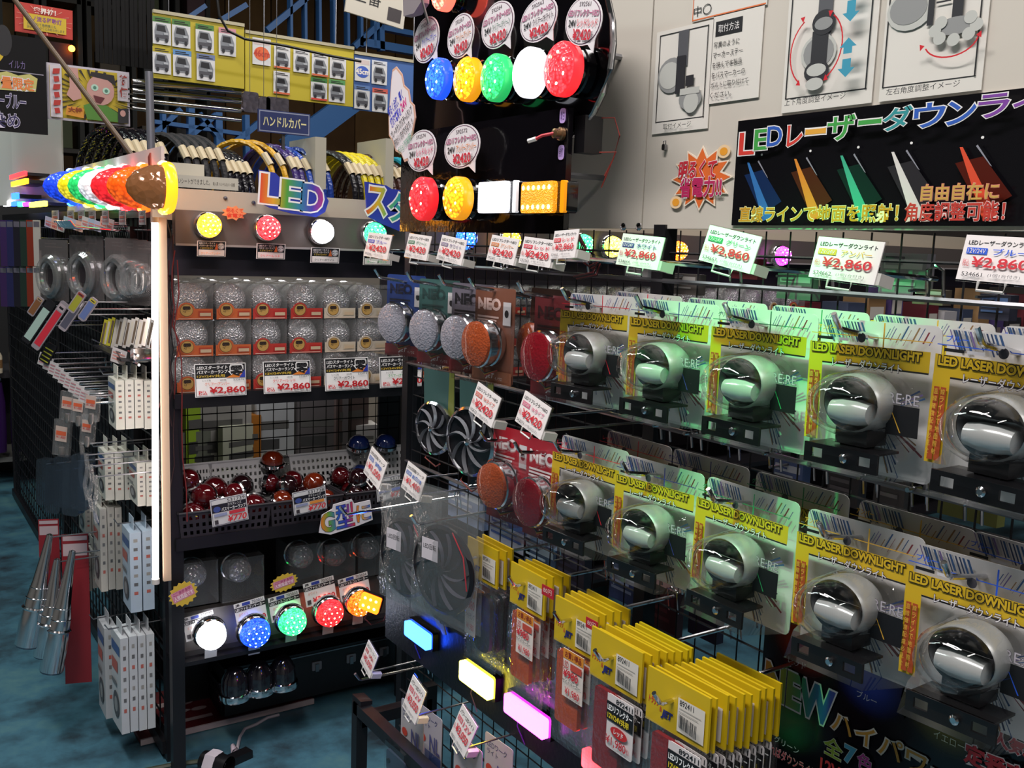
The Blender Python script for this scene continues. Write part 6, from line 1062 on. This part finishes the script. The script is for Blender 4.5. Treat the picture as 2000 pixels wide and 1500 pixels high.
e += [('t', '特', .86, .74, .96, .92, C('#8a241c'), {'bold': .04}), ('t', '価', .86, .52, .96, .70, C('#8a241c'), {'bold': .04}), ('t', '大特', .23, .15, .40, .24, C('#7a2a10'), {'bold': .03})]
fit_card('cartoon_poster', 'yellow-rayed poster with a simple waving cartoon man in green under the black curtain', 'poster', on_y(174, 186, PY), 162, 108, e, rz=0, base=C('#bdb6c4'), thick=.006)
RD = C('#b8342a'); e = [('r', .01, .02, .99, .98, RD)] + [('p', [(.5+.3*math.cos(a), .5+.3*math.sin(a)), (.5+.49*math.cos(a-.02), .5+.49*math.sin(a-.02)), (.5+.49*math.cos(a+.02), .5+.49*math.sin(a+.02))], C('#d88a7a')) for a in [k*PI/8+.1 for k in range(16)]] + [('r', .14, .12, .88, .66, C('#c8a82a')), ('t', '業界初！', .30, .70, .70, .90, C('#e8d8d0'), {'bold': .04}), ('t', 'モノ流る移動灯', .20, .42, .80, .60, C('#8a4a8a'), {'bold': .02}), ('t', '光が流れて後続車にも', .2, .28, .7, .38, C('#5a6a5a')), ('t', '安全をしっかりとお知らせします', .2, .17, .85, .27, C('#5a6a5a'))]
fit_card('red_sign', 'red and yellow sign board with white Japanese heading hanging near the rod', 'sign', on_y(86, 41, PY), 114, 58, e, rz=0, ry=.02, base=RD, thick=.01)
e = [('r', .0, .62, .95, .63, C('#8a8494')), ('c', .12, .86, .16, .16, C('#c8a81e')), ('c', .26, .93, .15, .16, C('#141118')), ('p', star(14, .40, .34, .40, .50)[:0] or [(.0, .42), (.8, .44), (.84, .58), (.7, .62), (.5, .59), (.3, .62), (.1, .59)], C('#b8b06a')), ('t', '数量限定', .0, .44, .78, .57, C('#d8783a'), {'bold': .03, 'out': C('#d8d0d8'), 'ow': .06}), ('t', 'ダーブルー', .0, .24, .62, .40, C('#2a2452'), {'bold': .01, 'out': C('#c8c0d8'), 'ow': .035}), ('t', '染め', .0, .04, .50, .20, C('#2a2452'), {'bold': .01, 'out': C('#c8c0d8'), 'ow': .035}), ('t', 'イルカ', .34, .66, .62, .74, C('#6a5a8a'))]
fit_card('black_poster', 'black poster with purple-edged Japanese lettering and a yellow crescent', 'poster', on_y(36, 165, PY-.02), 112, 190, e, rz=0, base=mat('#0a080c', .6, spec=.2), thick=.006)
# black strip curtain and dark racks above
cu = thing('strip_curtain', 'black hanging strip curtain above the cartoon poster', 'curtain', Mx(on_y(244, 80, PY+.15)))
for k in range(14): MB().box((-.105+k*.0165, .004*(k % 2), 0.08), (.0145, .006, .34), mat('#050407', .6, spec=.2)).obj('strip', cu, None, False)
cu.matrix_basis = cu.matrix_basis @ Matrix.Diagonal((1.12, 1, 1.2, 1))
a, d = on_y(20, -12, 3.9), on_y(272, 322, 3.6); tag(MB().tube([tuple(a), tuple(d)], .009, mat('#5a4634', .45), 10).obj('slanting_rod', None), 'brown rod slanting across the posters down to the marker lamp row', 'rod')
a, d = on_y(291, 140, 3.7), on_y(308, 330, 3.7); tag(MB().tube([tuple(a), (d.x, d.y, 0)], .014, mat('#8a8a94', .35, .6), 14).obj('grey_pole', None), 'grey metal pole standing behind the marker lamp row', 'pole')
for k in range(5):
    q = on_y(30+k*84, 30+k*6, 7.6); t = thing('dark_rack', 'narrow dark unlit shelving high behind the posters', 'shelving', Mx((q.x, 7.6, 0)), 'dark shelving behind the posters')
    for s in (-.11, .11): MB().box((s, 0, 1.8), (.03, .3, 3.6), mat('#14110f', .7)).obj('post', t, None, False)
    for z in (1.6, 2.1, 2.6, 3.1): MB().box((0, 0, z), (.24, .3, .03), mat('#221c18', .7)).obj('shelf', t, None, False); MB().box((rnd.uniform(-.05, .05), -.02, z+.12), (.15, .2, .2), mat(['#3a2f24', '#2a2a2e', '#33381e', '#3a2028'][(k+int(z*10)) % 4], .7)).obj('carton', t, None, False)
q = on_y(140, 95, 7.44); tag(MB().lathe([(.022, 0), (.02, .01), (0, .016)], mat('#ffb040', .3, emit=12, ecol='#ff9a2a'), 12).obj('small_amber_light', None, Matrix.Translation(q)), 'tiny amber light glowing in the dark shelving', 'lamp')
tag(MB().box((0, 0, 0), (.3, .012, .16), C('#c4beb4')).text('型番', -.12, -.02, .02, .05, -.007, BLK).rect(.06, -.06, .13, 0, -.007, C('#3a3438')).obj('hanging_notice', None, Mx(on_y(735, 6, 4.3), 0, 0, .12), False), 'white notice board hanging above the blue rail', 'sign')
tag(MB().tube([tuple(on_y(x, y, 4.3)) for x, y in ((424, -5), (428, 30), (445, 60), (478, 76), (560, 90), (640, 108), (705, 120))], .006, BLACK, 8).obj('black_cable', None), 'thick black cable looping down in front of the yellow boards', 'cable')
# far floor-level rack on the left
t0 = thing('far_shelf', 'far dark shelf with cans above purple sleeves across the aisle end', 'shelf unit', Mx((.2, 6.5, 0)))
MB().box((0, .2, .68), (2.2, .4, .04), mat('#2a282c', .5)).obj('shelf', t0, None, False); MB().box((0, .2, .16), (2.2, .4, .03), mat('#6a6a68', .5)).obj('shelf', t0, None, False); MB().box((0, .42, .9), (2.2, .02, 1.8), mat('#0e0c10', .6)).obj('back_panel', t0, None, False)
for k in range(9):
    x = -.35+k*.115; t = thing('sleeve', 'dark purple glossy sleeve hanging on the far shelf', 'sleeve', Mx((.2+x, 6.46, .22)), 'purple sleeves on the far shelf'); MB().lathe([(.045, 0), (.048, .1), (.046, .3), (.03, .42), (0, .43)], mat('#2a1440', .2), 12, M=Matrix.Rotation(-PI/2, 4, 'X')).obj('body', t); MB().lathe([(.03, .43), (.03, .45)], CHROME, 10, M=Matrix.Rotation(-PI/2, 4, 'X')).obj('ring', t)
    u = thing('can', 'cream can with brown label on the far shelf', 'can', Mx((.2+x, 6.45, .70)), 'cans on the far shelf'); MB().lathe([(.035, 0), (.036, .02), (.036, .10), (.028, .12), (0, .12)], C('#c4b8a4'), 12, M=Matrix.Rotation(-PI/2, 4, 'X')).obj('body', u); MB().lathe([(.0365, .03), (.0365, .08)], C('#7a5a3a'), 12, M=Matrix.Rotation(-PI/2, 4, 'X')).obj('label', u)
